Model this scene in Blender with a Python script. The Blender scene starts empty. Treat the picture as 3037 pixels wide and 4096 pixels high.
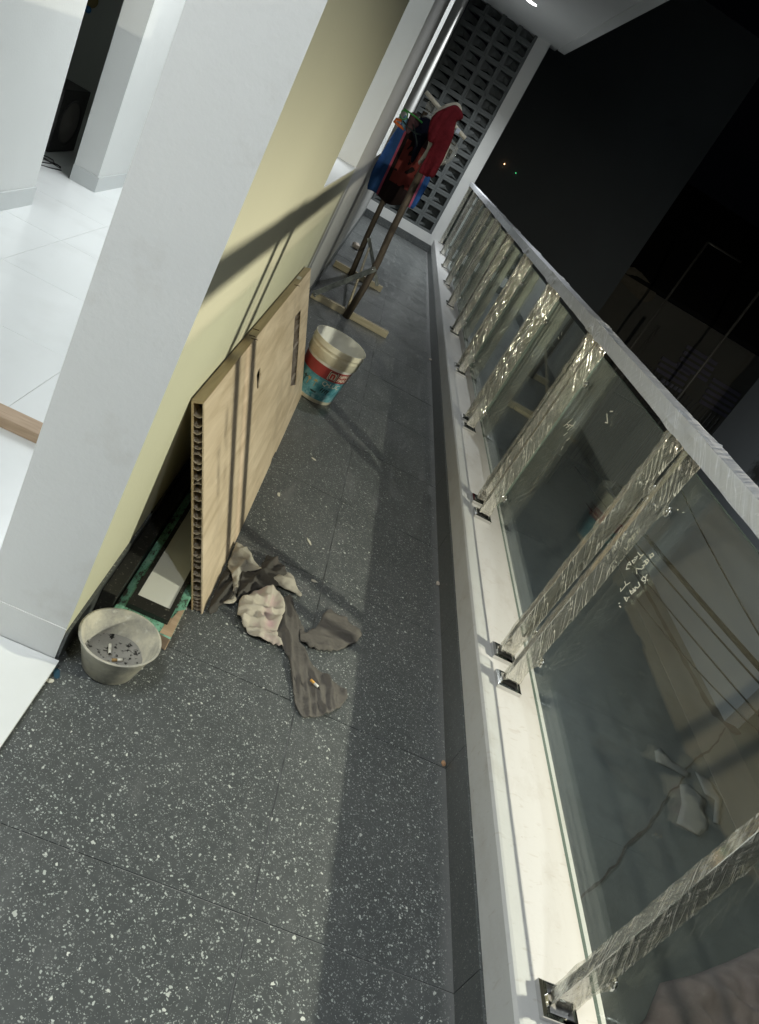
import bpy, bmesh, math, random
from mathutils import Vector, Matrix, noise
from mathutils.geometry import delaunay_2d_cdt

S = bpy.context.scene
C = S.collection
PI = math.pi
rnd = random.Random(7)

# ------------------------------------------------------------------ camera
cd = bpy.data.cameras.new('camera')
cam = bpy.data.objects.new('camera', cd)
C.objects.link(cam)
CAM_Z = 1.342
cam.matrix_world = Matrix(((0.87895, -0.441965, -0.179201, 0.0),
                           (0.052191, 0.462634, -0.885012, 0.0),
                           (0.474049, 0.768529, 0.429699, CAM_Z),
                           (0, 0, 0, 1)))
cd.sensor_fit = 'VERTICAL'
cd.sensor_height = 24.0
cd.sensor_width = 24.0
cd.lens = 17.1866
cd.clip_start = 0.02
cd.clip_end = 300
S.camera = cam

# ------------------------------------------------------------------ world: night sky
W = bpy.data.worlds.new('World')
S.world = W
W.use_nodes = True
bg = W.node_tree.nodes['Background']
bg.inputs['Color'].default_value = (0.25, 0.32, 0.45, 1)
bg.inputs['Strength'].default_value = 0.0012

S.view_settings.view_transform = 'Standard'
S.view_settings.look = 'None'
S.view_settings.exposure = 0.42
S.view_settings.gamma = 1.0
S.view_settings.use_curve_mapping = False
S.cycles.use_denoising = True
S.cycles.max_bounces = 10
S.cycles.diffuse_bounces = 5
S.cycles.glossy_bounces = 5
S.cycles.transparent_max_bounces = 40
S.cycles.sample_clamp_indirect = 6.0
S.cycles.caustics_reflective = False
S.cycles.caustics_refractive = False

# ------------------------------------------------------------------ lights (lamps of the place and an added yard fill)
def light(name, kind, loc, energy, col, target=None, **kw):
    l = bpy.data.lights.new(name, kind)
    l.energy = energy
    l.color = col
    for k, v in kw.items():
        setattr(l, k, v)
    o = bpy.data.objects.new(name, l)
    C.objects.link(o)
    o.location = loc
    if target is not None:
        o.rotation_euler = (Vector(target) - Vector(loc)).to_track_quat('-Z', 'Y').to_euler()
    return o
LAMP = (2.45, 1.25, 1.20)
WARM = (1.0, 0.94, 0.75)
COOL = (0.95, 0.99, 1.0)
# warm bulb under the wide metal shade of a lamp standing outside the railing
light('flood_lamp_light', 'POINT', LAMP, 222, WARM, shadow_soft_size=0.026)
# cool panel lights in the room
light('room_light_near', 'AREA', (-1.05, 0.2, 2.82), 29, COOL, (-1.05, 0.2, 0), shape='RECTANGLE', size=0.6, size_y=1.2)
light('room_light_far', 'AREA', (-1.05, 5.0, 2.82), 44, COOL, (-1.05, 5.0, 0), shape='RECTANGLE', size=0.6, size_y=1.2)
# downlights in the balcony ceiling
light('downlight_far', 'SPOT', (0.43, 9.6, 2.925), 260, COOL, (0.43, 9.6, 0), spot_size=math.radians(125), spot_blend=0.9, shadow_soft_size=0.05)
light('downlight_near', 'SPOT', (0.70, -0.3, 2.925), 62, COOL, (0.55, 0.3, 0), spot_size=math.radians(140), spot_blend=0.9, shadow_soft_size=0.05)
light('downlight_middle', 'SPOT', (0.62, 4.6, 2.925), 60, COOL, (0.66, 4.6, 0), spot_size=math.radians(100), spot_blend=0.9, shadow_soft_size=0.05)
# unseen fill spot added under the balcony to brighten the yard below
light('yard_fill_light', 'SPOT', (0.95, 6.0, -0.75), 260, (0.88, 0.97, 1.0), (6.5, 7.5, -3.0), spot_size=math.radians(105), spot_blend=0.8, shadow_soft_size=0.08)

# ------------------------------------------------------------------ node helpers
def mat(name, col=(0.5, 0.5, 0.5), rough=0.6, metal=0.0, spec=0.5):
    m = bpy.data.materials.new(name)
    m.use_nodes = True
    b = m.node_tree.nodes['Principled BSDF']
    b.inputs['Base Color'].default_value = (*col, 1)
    b.inputs['Roughness'].default_value = rough
    b.inputs['Metallic'].default_value = metal
    b.inputs['Specular IOR Level'].default_value = spec
    return m
class N:
    """small wrapper to write node graphs in short form"""
    def __init__(s, m):
        s.m = m; s.t = m.node_tree; s.b = s.t.nodes.get('Principled BSDF')
    def n(s, typ, **kw):
        d = s.t.nodes.new(typ)
        for k, v in kw.items(): setattr(d, k, v)
        return d
    def l(s, a, b): s.t.links.new(a, b)
    def pos(s): return s.n('ShaderNodeNewGeometry').outputs['Position']
    def obj(s): return s.n('ShaderNodeTexCoord').outputs['Object']
    def gen(s): return s.n('ShaderNodeTexCoord').outputs['Generated']
    def uv(s): return s.n('ShaderNodeTexCoord').outputs['UV']
    def mapping(s, v, scale=(1, 1, 1), rot=(0, 0, 0), loc=(0, 0, 0)):
        d = s.n('ShaderNodeMapping'); s.l(v, d.inputs['Vector'])
        d.inputs['Scale'].default_value = scale; d.inputs['Rotation'].default_value = rot; d.inputs['Location'].default_value = loc
        return d.outputs['Vector']
    def noise(s, v, scale, detail=4, rough=0.55, dist=0.0):
        d = s.n('ShaderNodeTexNoise'); s.l(v, d.inputs['Vector'])
        d.inputs['Scale'].default_value = scale; d.inputs['Detail'].default_value = detail
        d.inputs['Roughness'].default_value = rough; d.inputs['Distortion'].default_value = dist
        return d.outputs['Fac']
    def ramp(s, f, stops):
        d = s.n('ShaderNodeValToRGB'); s.l(f, d.inputs['Fac'])
        e = d.color_ramp.elements
        while len(e) < len(stops): e.new(0.5)
        for i, (p, c) in enumerate(stops):
            e[i].position = p
            e[i].color = (*c, 1) if isinstance(c, (tuple, list)) else (c, c, c, 1)
        return d.outputs['Color']
    def mix(s, f, a, b, typ='MIX'):
        d = s.n('ShaderNodeMix', data_type='RGBA', blend_type=typ)
        if isinstance(f, (int, float)): d.inputs[0].default_value = f
        else: s.l(f, d.inputs[0])
        for k, v in ((6, a), (7, b)):
            if isinstance(v, (tuple, list)): d.inputs[k].default_value = (*v, 1)
            else: s.l(v, d.inputs[k])
        return d.outputs[2]
    def math(s, op, a, b=None, c=None):
        d = s.n('ShaderNodeMath', operation=op)
        for i, v in enumerate((a, b, c)):
            if v is None: continue
            if isinstance(v, (int, float)): d.inputs[i].default_value = v
            else: s.l(v, d.inputs[i])
        return d.outputs[0]
    def sep(s, v):
        d = s.n('ShaderNodeSeparateXYZ'); s.l(v, d.inputs[0]); return d.outputs
    def bump(s, h, strength=0.2, dist=0.01):
        d = s.n('ShaderNodeBump'); s.l(h, d.inputs['Height'])
        d.inputs['Strength'].default_value = strength; d.inputs['Distance'].default_value = dist
        s.l(d.outputs[0], s.b.inputs['Normal']); return d.outputs[0]
    def color(s, c): s.l(c, s.b.inputs['Base Color'])
    def rough(s, r): s.l(r, s.b.inputs['Roughness'])

def paint(name, col, rough=0.55, stain=0.25, stain_col=None, scale=2.2, grime=(0.62, 0.8)):
    m = mat(name, col, rough); g = N(m); p = g.pos()
    big = g.noise(p, scale, 5, 0.6)
    f = g.ramp(big, [(grime[0], 0.0), (grime[1], 1.0)])
    sc = stain_col or tuple(c * 0.6 for c in col)
    f2 = g.math('MULTIPLY', f, stain)
    var = g.ramp(g.noise(p, 0.9, 3), [(0.3, 0.94), (0.7, 1.03)])
    c = g.mix(1.0, g.mix(f2, col, sc), var, 'MULTIPLY')
    g.color(c)
    h = g.math('ADD', g.noise(p, 90, 3, 0.6), g.math('MULTIPLY', g.noise(p, 7, 3), 2.0))
    g.bump(h, 0.14, 0.004)
    return m

M = {}
M['olive'] = paint('olive_wall_paint', (0.61, 0.605, 0.46), 0.6, 0.2, scale=1.5)
M['cool_lit_wall'] = paint('cool_lit_wall_paint', (0.60, 0.60, 0.58), 0.6, 0.2, scale=1.5)  # far part of the same wall, its less warm lighting put into the colour
M['white'] = paint('white_wall_paint', (0.68, 0.69, 0.68), 0.55, 0.18)
M['pillar'] = paint('white_pillar_paint', (0.70, 0.71, 0.71), 0.55, 0.24, (0.40, 0.36, 0.29), 6.5, (0.58, 0.74))
M['ceil'] = paint('ceiling_paint', (0.66, 0.67, 0.67), 0.65, 0.15)
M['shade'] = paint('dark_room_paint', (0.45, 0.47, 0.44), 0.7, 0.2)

# kerb paint: creamy white with dust streaks and smudges
m = mat('kerb_paint', (0.62, 0.61, 0.58), 0.5); g = N(m); p = g.pos()
n1 = g.ramp(g.noise(g.mapping(p, (1, 0.45, 1)), 13, 6, 0.66), [(0.50, 0.0), (0.70, 1.0)])
n2 = g.ramp(g.noise(g.mapping(p, (1.0, 2.6, 1), (0, 0, 0.5)), 26, 3, 0.5, 0.6), [(0.62, 0.0), (0.70, 1.0)])
n3 = g.ramp(g.noise(p, 70, 2, 0.5), [(0.74, 0.0), (0.79, 1.0)])
c = g.mix(g.math('MULTIPLY', n1, 0.34), (0.50, 0.505, 0.505), (0.33, 0.305, 0.275))
c = g.mix(g.math('MULTIPLY', n2, 0.28), c, (0.33, 0.29, 0.25))
c = g.mix(g.math('MULTIPLY', n3, 0.45), c, (0.26, 0.21, 0.18))
g.color(c); g.bump(g.noise(p, 60, 3), 0.1, 0.004)
M['kerb'] = m

# dark terrazzo with pale chips and dust
def terrazzo(name, dust=1.0, chip=1.0):
    m = mat(name, (0.06, 0.065, 0.065), 0.34); g = N(m); p = g.pos()
    warp = g.n('ShaderNodeTexNoise'); g.l(p, warp.inputs['Vector']); warp.inputs['Scale'].default_value = 90; warp.inputs['Detail'].default_value = 2
    vm = g.n('ShaderNodeVectorMath', operation='SCALE'); g.l(warp.outputs['Color'], vm.inputs[0]); vm.inputs['Scale'].default_value = 0.012
    va = g.n('ShaderNodeVectorMath', operation='ADD'); g.l(p, va.inputs[0]); g.l(vm.outputs[0], va.inputs[1])
    q = va.outputs[0]
    base = g.mix(g.noise(p, 38, 3), (0.052, 0.058, 0.060), (0.102, 0.110, 0.112))
    cur = base
    for sc, r0, r1, prob, ca, cb in ((300, 0.12, 0.42, 0.35, (0.15, 0.16, 0.16), (0.36, 0.38, 0.37)), (165, 0.10, 0.42, 0.48, (0.22, 0.24, 0.235), (0.56, 0.60, 0.57)),
                             (72, 0.09, 0.30, 0.86, (0.40, 0.43, 0.41), (0.70, 0.72, 0.67))):
        v = g.n('ShaderNodeTexVoronoi'); g.l(q, v.inputs['Vector']); v.inputs['Scale'].default_value = sc
        rc = g.sep(v.outputs['Color'])
        # random radius per cell, only some cells carry a chip
        rad = g.math('MULTIPLY', g.math('MAXIMUM', g.math('SUBTRACT', rc[0], prob), 0.0), (r1 - r0) / (1 - prob))
        on = g.math('GREATER_THAN', rc[0], prob)
        rr = g.math('ADD', rad, r0)
        f = g.math('MULTIPLY', on, g.math('LESS_THAN', v.outputs['Distance'], rr))
        col = g.mix(rc[1], ca, cb)
        cur = g.mix(g.math('MULTIPLY', f, chip), cur, col)
    d1 = g.ramp(g.noise(g.mapping(p, (1.0, 0.8, 1)), 3.0, 6, 0.65, 0.4), [(0.44, 0.0), (0.72, 1.0)])
    d2 = g.ramp(g.noise(g.mapping(p, (3.2, 0.9, 1), (0, 0, 0.7)), 4.0, 5, 0.6), [(0.56, 0.0), (0.72, 1.0)])
    df = g.math('MULTIPLY', g.math('ADD', g.math('MULTIPLY', d1, 0.36), g.math('MULTIPLY', d2, 0.55)), dust)
    d3 = g.ramp(g.noise(g.mapping(p, (1.0, 1.7, 1), (0, 0, 0.5)), 11, 5, 0.7, 0.6), [(0.56, 0.0), (0.70, 1.0)])
    df = g.math('ADD', df, g.math('MULTIPLY', d3, 0.16 * dust))
    # swept dust gathers further along the balcony and in the kerb corner
    px = g.sep(p)
    far = g.n('ShaderNodeMapRange'); g.l(px[1], far.inputs[0]); far.inputs[1].default_value = 1.2; far.inputs[2].default_value = 3.6; far.inputs[3].default_value = 0.6; far.inputs[4].default_value = 1.25
    df = g.math('MULTIPLY', df, far.outputs[0])
    k = g.n('ShaderNodeMapRange'); g.l(g.math('ADD', px[0], g.math('MULTIPLY', g.noise(p, 22, 4), 0.03)), k.inputs[0]); k.inputs[1].default_value = 0.822; k.inputs[2].default_value = 0.856; k.inputs[3].default_value = 0.0; k.inputs[4].default_value = 0.8
    df = g.math('MINIMUM', g.math('ADD', df, g.math('MULTIPLY', k.outputs[0], dust)), 0.8)
    cur = g.mix(df, cur, (0.165, 0.170, 0.170))
    g.color(cur)
    g.rough(g.math('ADD', g.math('MULTIPLY', df, 0.4), 0.30))
    g.bump(g.noise(p, 220, 2), 0.05, 0.002)
    return m
M['terr'] = terrazzo('dark_terrazzo')
M['terr_skirt'] = terrazzo('dark_terrazzo_skirting', 0.0, 0.45)
# grout, dusty in places
m = mat('grout', (0.09, 0.09, 0.09), 0.9); g = N(m)
g.color(g.ramp(g.noise(g.pos(), 5, 4), [(0.34, (0.02, 0.02, 0.02)), (0.52, (0.22, 0.225, 0.22))])); M['grout'] = m

# glossy white porcelain tile
m = mat('white_porcelain', (0.80, 0.82, 0.82), 0.22); g = N(m); p = g.pos()
s1 = g.ramp(g.noise(p, 4, 4, 0.55), [(0.50, 0.0), (0.90, 1.0)])
g.color(g.mix(g.math('MULTIPLY', s1, 0.3), (0.80, 0.82, 0.82), (0.5, 0.5, 0.48)))
M['porc'] = m
M['joint'] = mat('pale_grout', (0.42, 0.42, 0.40), 0.9)

# steel, glass, film
m = mat('mirror_steel', (0.70, 0.70, 0.69), 0.07, 1.0); M['steel'] = m
m = mat('galvanised_steel', (0.42, 0.44, 0.43), 0.38, 0.85); g = N(m)
g.color(g.ramp(g.noise(g.pos(), 40, 4), [(0.3, (0.28, 0.30, 0.29)), (0.7, (0.52, 0.54, 0.52))])); M['galv'] = m

def schlick(g, f0=0.04, normal=None, gain=0.96):
    lw = g.n('ShaderNodeLayerWeight'); lw.inputs['Blend'].default_value = 0.5
    if normal is not None: g.l(normal, lw.inputs['Normal'])
    return g.math('ADD', g.math('MULTIPLY', g.math('POWER', lw.outputs['Facing'], 5.0), gain), f0)
def glass_mat(name, tint, f0=0.04):
    m = mat(name); g = N(m); t = m.node_tree
    t.nodes.remove(g.b)
    tr = g.n('ShaderNodeBsdfTransparent'); tr.inputs[0].default_value = (*tint, 1)
    gl = g.n('ShaderNodeBsdfGlossy'); gl.inputs['Roughness'].default_value = 0.0; gl.inputs[0].default_value = (0.95, 1, 0.98, 1)
    df = g.n('ShaderNodeBsdfDiffuse'); df.inputs[0].default_value = (0.55, 0.6, 0.58, 1)
    mx = g.n('ShaderNodeMixShader'); g.l(schlick(g, f0), mx.inputs[0]); g.l(tr.outputs[0], mx.inputs[1]); g.l(gl.outputs[0], mx.inputs[2])
    m2 = g.n('ShaderNodeMixShader')   # thin dust film on the pane
    g.l(g.math('MULTIPLY', g.ramp(g.noise(g.pos(), 5, 5, 0.65), [(0.35, 0.2), (0.75, 1.0)]), 0.035), m2.inputs[0])
    g.l(mx.outputs[0], m2.inputs[1]); g.l(df.outputs[0], m2.inputs[2])
    g.l(m2.outputs[0], t.nodes['Material Output'].inputs[0])
    return m
M['glass'] = glass_mat('tinted_glass', (0.955, 0.98, 0.972), 0.042)
M['glass_edge'] = mat('glass_edge', (0.10, 0.135, 0.12), 0.25)

def film(name, cover=0.24, streak_rot=0.6, dull=0.12, bst=0.3, rgh=0.07, sc=110, f0=0.10, tone=(0.84, 0.82, 0.74), shine=(1.0, 0.96, 0.87)):
    """clear crumpled plastic: see-through, shiny, with whitish stretch marks"""
    m = mat(name); g = N(m); t = m.node_tree; t.nodes.remove(g.b)
    p = g.obj(); q = g.sep(p)
    def streak(ang, across, along, seed):
        h = g.math('SUBTRACT', q[0], q[1])
        ca, sa = math.cos(ang), math.sin(ang)
        u_ = g.math('ADD', g.math('MULTIPLY', h, ca), g.math('MULTIPLY', q[2], sa))
        v_ = g.math('SUBTRACT', g.math('MULTIPLY', q[2], ca), g.math('MULTIPLY', h, sa))
        cb = g.n('ShaderNodeCombineXYZ'); g.l(g.math('MULTIPLY', u_, across), cb.inputs[0]); g.l(g.math('MULTIPLY', v_, along), cb.inputs[1]); cb.inputs[2].default_value = seed
        return g.noise(cb.outputs[0], 1.0, 1, 0.4, 0.1)
    st = streak(streak_rot, sc, sc * 0.06, 1.0); st2 = streak(-streak_rot * 0.7, sc * 1.3, sc * 0.14, 5.0)
    hgt = g.math('ADD', st, g.math('MULTIPLY', st2, 0.6))
    bp = g.n('ShaderNodeBump'); g.l(hgt, bp.inputs['Height']); bp.inputs['Strength'].default_value = bst; bp.inputs['Distance'].default_value = 0.006
    big = g.ramp(g.noise(p, 9.0, 3), [(0.40, 0.15), (0.62, 1.0)])
    cr1 = g.ramp(st, [(0.535, 0.0), (0.552, 1.0), (0.58, 0.0)]); cr2 = g.math('MULTIPLY', g.ramp(st2, [(0.62, 0.0), (0.635, 1.0), (0.66, 0.0)]), 0.5)
    crease = g.math('MULTIPLY', g.math('MAXIMUM', cr1, cr2), big)
    tr = g.n('ShaderNodeBsdfTransparent'); tr.inputs[0].default_value = (0.97, 0.97, 0.95, 1)
    gl = g.n('ShaderNodeBsdfGlossy'); gl.inputs[0].default_value = (*shine, 1); gl.inputs['Roughness'].default_value = rgh; g.l(bp.outputs[0], gl.inputs['Normal'])
    df = g.n('ShaderNodeBsdfDiffuse'); df.inputs[0].default_value = (*tone, 1); g.l(bp.outputs[0], df.inputs['Normal'])
    mx = g.n('ShaderNodeMixShader'); g.l(g.math('MINIMUM', schlick(g, f0, bp.outputs[0], 0.8), 0.85), mx.inputs[0]); g.l(tr.outputs[0], mx.inputs[1]); g.l(gl.outputs[0], mx.inputs[2])
    m2 = g.n('ShaderNodeMixShader')
    g.l(g.math('ADD', g.math('MULTIPLY', crease, cover), dull), m2.inputs[0])
    g.l(mx.outputs[0], m2.inputs[1]); g.l(df.outputs[0], m2.inputs[2])
    g.l(m2.outputs[0], t.nodes['Material Output'].inputs[0])
    return m
M['film'] = film('clear_plastic_film', 0.6, 0.45, 0.075, 1.0, 0.09, 95, 0.15)
M['film_rail'] = film('milky_plastic_film', 0.35, 1.0, 0.52, 0.55, 0.12, 70, 0.12, (0.83, 0.85, 0.90), (0.95, 0.97, 1.0))

# woods
def wood(name, ca, cb, scale=(1, 14, 14), rough=0.6, knots=0.3):
    m = mat(name, ca, rough); g = N(m); p = g.pos()
    f = g.noise(g.mapping(p, scale), 3.0, 6, 0.6, 0.8)
    c = g.ramp(f, [(0.3, ca), (0.7, cb)])
    dirt = g.ramp(g.noise(p, 3.5, 5, 0.6), [(0.55, 0.0), (0.8, 1.0)])
    c = g.mix(g.math('MULTIPLY', dirt, knots), c, tuple(x * 0.55 for x in ca))
    g.color(c); g.bump(f, 0.15, 0.003); return m
M['ply'] = wood('plywood_skin', (0.50, 0.395, 0.27), (0.74, 0.62, 0.47), (7, 0.9, 7), 0.5, 0.5)
M['ply_edge'] = wood('plywood_edge_strip', (0.30, 0.23, 0.13), (0.46, 0.36, 0.22), (14, 1.0, 14), 0.5, 0.4)
M['core'] = wood('cardboard_core', (0.36, 0.31, 0.25), (0.50, 0.43, 0.35), (20, 20, 20), 0.85, 0.3)
M['batten'] = wood('pale_timber', (0.40, 0.34, 0.22), (0.55, 0.48, 0.33), (1.5, 16, 16), 0.7, 0.3)
M['batten_brown'] = wood('brown_timber', (0.36, 0.25, 0.16), (0.52, 0.38, 0.26), (2, 16, 16), 0.6, 0.4)
M['post_brown'] = wood('weathered_brown_pole', (0.055, 0.042, 0.030), (0.13, 0.10, 0.072), (16, 16, 2.0), 0.75, 0.4)
# chipped green paint on timber
m = mat('chipped_green_paint', (0.2, 0.42, 0.32), 0.6); g = N(m); p = g.pos()
f = g.noise(g.mapping(p, (2.2, 1.0, 1)), 16, 5, 0.65)
c = g.ramp(f, [(0.40, (0.05, 0.045, 0.035)), (0.44, (0.15, 0.36, 0.25)), (0.56, (0.24, 0.50, 0.37)), (0.72, (0.36, 0.56, 0.42))])
fl = g.ramp(g.noise(p, 120, 3), [(0.60, 0.0), (0.64, 1.0)])
g.color(g.mix(g.math('MULTIPLY', fl, 0.7), c, (0.07, 0.06, 0.05))); g.bump(f, 0.5, 0.004); M['green'] = m
m = mat('black_mirror_frame', (0.025, 0.024, 0.022), 0.45); g = N(m)
fl = g.ramp(g.noise(g.pos(), 130, 3), [(0.62, 0.0), (0.68, 1.0)]); g.color(g.mix(g.math('MULTIPLY', fl, 0.5), (0.022, 0.022, 0.02), (0.3, 0.28, 0.24))); M['frame_black'] = m
M['mirror'] = mat('white_laminate', (0.72, 0.72, 0.68), 0.18)

def cloth_mat(name, col, var=0.35, rough=0.95, scale=18, col2=None, f2=(0.5, 0.7)):
    m = mat(name, col, rough, 0, 0.15); g = N(m); p = g.pos()
    c = g.mix(g.noise(p, scale, 4, 0.6), tuple(x * (1 - var) for x in col), tuple(min(1, x * (1 + var)) for x in col))
    if col2: c = g.mix(g.ramp(g.noise(p, scale * 0.8, 3), [(f2[0], 0.0), (f2[1], 1.0)]), c, col2)
    g.color(c)
    wv = g.n('ShaderNodeTexWave'); g.l(p, wv.inputs['Vector']); wv.inputs['Scale'].default_value = 420; wv.inputs['Distortion'].default_value = 2
    g.bump(g.math('ADD', g.math('MULTIPLY', g.noise(p, 85, 4, 0.6, 0.8), 2.0), g.math('ADD', g.noise(p, 300, 2), g.math('MULTIPLY', wv.outputs['Fac'], 0.3))), 0.5, 0.0022)
    return m

# ------------------------------------------------------------------ mesh helpers
ORG = {}
def thing(name, label, cat, loc=(0, 0, 0), group=None, kind=None):
    o = bpy.data.objects.new(name, None)
    C.objects.link(o); o.location = loc; o.empty_display_size = 0.1
    ORG[o.name] = Vector(loc)
    if label: o['label'] = label
    if cat: o['category'] = cat
    if group: o['group'] = group
    if kind: o['kind'] = kind
    return o
def obj(name, bm, material, parent=None, smooth=False, label=None, cat=None, group=None, kind=None, world=True):
    """links bm (built in world coordinates) as one mesh object; under a parent it is moved into the parent's frame"""
    me = bpy.data.meshes.new(name)
    if parent is not None and world:
        off = ORG[parent.name]
        if off.length > 0:
            bmesh.ops.translate(bm, verts=bm.verts, vec=-off)
    bm.to_mesh(me); bm.free()
    mats = material if isinstance(material, (list, tuple)) else [material]
    for x in mats: me.materials.append(x)
    if smooth:
        for f in me.polygons: f.use_smooth = True
    o = bpy.data.objects.new(name, me)
    C.objects.link(o)
    ORG[o.name] = ORG[parent.name] if parent is not None else Vector((0, 0, 0))
    if parent is not None: o.parent = parent
    if label: o['label'] = label
    if cat: o['category'] = cat
    if group: o['group'] = group
    if kind: o['kind'] = kind
    return o
def share(o, parent, loc=(0, 0, 0), name=None):
    c = o.copy(); c.name = name or o.name.split('.')[0]
    C.objects.link(c); c.parent = parent; c.location = loc
    for k in list(c.keys()):
        if k in ('label', 'category'): del c[k]
    return c
def box(bm, x0, x1, y0, y1, z0, z1, mi=0, bevel=0.0):
    r = bmesh.ops.create_cube(bm, size=1.0)
    vs = r['verts']
    for v in vs:
        v.co = Vector((x0 + (v.co.x + .5) * (x1 - x0), y0 + (v.co.y + .5) * (y1 - y0), z0 + (v.co.z + .5) * (z1 - z0)))
    fs = set(f for v in vs for f in v.link_faces)
    for f in fs: f.material_index = mi
    if bevel > 0:
        es = list(set(e for v in vs for e in v.link_edges))
        bmesh.ops.bevel(bm, geom=es, offset=bevel, segments=2, affect='EDGES', profile=0.6)
    return vs
def B(*a, **k):
    bm = bmesh.new(); box(bm, *a, **k); return bm
def tube(bm, pts, r, seg=8, cap=True, mi=0):
    pts = [Vector(p) for p in pts]
    n = len(pts)
    rings = []
    prev = None
    for i, p in enumerate(pts):
        d = (pts[min(i + 1, n - 1)] - pts[max(i - 1, 0)]).normalized()
        if prev is None:
            a = Vector((0, 0, 1)) if abs(d.z) < 0.9 else Vector((1, 0, 0))
            u = d.cross(a).normalized()
        else:
            u = (prev - d * prev.dot(d)).normalized()
        prev = u
        w = d.cross(u)
        rr = r[i] if isinstance(r, (list, tuple)) else r
        rings.append([bm.verts.new(p + u * math.cos(2 * PI * k / seg) * rr + w * math.sin(2 * PI * k / seg) * rr) for k in range(seg)])
    for i in range(n - 1):
        for k in range(seg):
            f = bm.faces.new((rings[i][k], rings[i][(k + 1) % seg], rings[i + 1][(k + 1) % seg], rings[i + 1][k])); f.material_index = mi
    if cap:
        bm.faces.new(rings[0][::-1]).material_index = mi; bm.faces.new(rings[-1]).material_index = mi
    return rings
def lathe(bm, prof, seg=48, M4=None, mi=0):
    rings = []
    for r, z in prof:
        rings.append([bm.verts.new((r * math.cos(2 * PI * k / seg), r * math.sin(2 * PI * k / seg), z)) for k in range(seg)])
    for i in range(len(prof) - 1):
        for k in range(seg):
            f = bm.faces.new((rings[i][k], rings[i][(k + 1) % seg], rings[i + 1][(k + 1) % seg], rings[i + 1][k])); f.material_index = mi
    if M4 is not None:
        for rr in rings:
            for v in rr: v.co = M4 @ v.co
    return rings
def beam(bm, a, b, w, h, up=(0, 0, 1), mi=0):
    a = Vector(a); b = Vector(b); d = (b - a).normalized(); up = Vector(up)
    s = d.cross(up).normalized(); u = s.cross(d).normalized()
    vs = []
    for e in (a, b):
        for i, j in ((-1, -1), (1, -1), (1, 1), (-1, 1)):
            vs.append(bm.verts.new(e + s * i * w / 2 + u * j * h / 2))
    for q in ((0, 3, 2, 1), (4, 5, 6, 7), (0, 1, 5, 4), (1, 2, 6, 5), (2, 3, 7, 6), (3, 0, 4, 7)):
        bm.faces.new([vs[i] for i in q]).material_index = mi
    return vs
def fbm(p, o=4):
    return noise.fractal(Vector(p), 1.0, 2.0, o)
def inside(p, poly):
    c = False; n = len(poly); x, y = p
    for i in range(n):
        x1, y1 = poly[i]; x2, y2 = poly[(i + 1) % n]
        if (y1 > y) != (y2 > y) and x < (x2 - x1) * (y - y1) / (y2 - y1) + x1: c = not c
    return c
def edist(p, poly):
    best = 1e9; P = Vector(p); n = len(poly)
    for i in range(n):
        a = Vector(poly[i]); b = Vector(poly[(i + 1) % n]); ab = b - a
        t = max(0, min(1, (P - a).dot(ab) / max(ab.length_squared, 1e-12)))
        best = min(best, (P - a - ab * t).length)
    return best
def smooth_poly(poly, it=1):
    for _ in range(it):
        q = []
        n = len(poly)
        for i in range(n):
            a = Vector(poly[i]); b = Vector(poly[(i + 1) % n])
            q.append(tuple(a * .78 + b * .22)); q.append(tuple(a * .22 + b * .78))
        poly = q
    return poly
def sheet(outline, height, res, place, rounds=1, seed=1, fray=0.0):
    """a cloth: dense triangulation of an outline, lifted by height(u, v, d) where d is the distance to the edge"""
    r = random.Random(seed)
    poly = smooth_poly(outline, rounds)
    if fray: poly = [(x + fray * noise.noise(Vector((x * 90, y * 90, 1))), y + fray * noise.noise(Vector((x * 90, y * 90, 7)))) for x, y in smooth_poly(poly, 1)]
    pts = []
    n = len(poly)
    for i in range(n):
        a = Vector(poly[i]); b = Vector(poly[(i + 1) % n]); k = max(1, int((b - a).length / res))
        for j in range(k): pts.append(a.lerp(b, j / k))
    nb = len(pts)
    xs = [p.x for p in pts]; ys = [p.y for p in pts]
    y = min(ys); row = 0
    pl = [tuple(p) for p in pts[:nb]]
    while y < max(ys):
        x = min(xs) + (res / 2 if row % 2 else 0)
        while x < max(xs):
            q = (x + r.uniform(-.15, .15) * res, y + r.uniform(-.15, .15) * res)
            if inside(q, poly) and edist(q, poly) > res * 0.55: pts.append(Vector(q))
            x += res
        y += res * 0.87; row += 1
    v, e, f, *_ = delaunay_2d_cdt([Vector((p.x, p.y)) for p in pts], [(i, (i + 1) % nb) for i in range(nb)], [], 1, 1e-6)
    bm = bmesh.new()
    vs = []
    for p in v:
        d = edist((p.x, p.y), poly)
        vs.append(bm.verts.new(place(p.x, p.y, height(p.x, p.y, d))))
    for q in f:
        try: bm.faces.new([vs[i] for i in q])
        except ValueError: pass
    bmesh.ops.recalc_face_normals(bm, faces=bm.faces)
    return bm

# ================================================================== THE BALCONY
KX = 0.852          # inner face of the kerb
WX = -0.204         # outer face of the house wall
Y0, Y1 = -3.0, 11.15
CZ = 2.94           # ceiling height

# floor: grout bed with one object per terrazzo tile
fl = thing('balcony_floor', None, None, (0, 0, -0.006), kind='structure')
obj('grout_bed', B(WX, KX + 0.25, Y0, Y1 + 0.3, -0.16, -0.003), M['grout'], fl)
JY = [0.887 + 0.602 * k for k in range(-7, 19)]
for i in range(len(JY) - 1):
    a, b = max(JY[i], Y0), min(JY[i + 1], Y1)
    if b - a < 0.05: continue
    for xa, xb in ((WX + 0.002, 0.382), (0.382, KX - 0.001)):
        e = 0.0018
        dz = rnd.uniform(-0.0006, 0.0006)
        bm = bmesh.new(); box(bm, xa + e, xb - e, a + e, b - e, -0.012, dz)
        obj('floor_tile', bm, M['terr'], fl)

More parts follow.
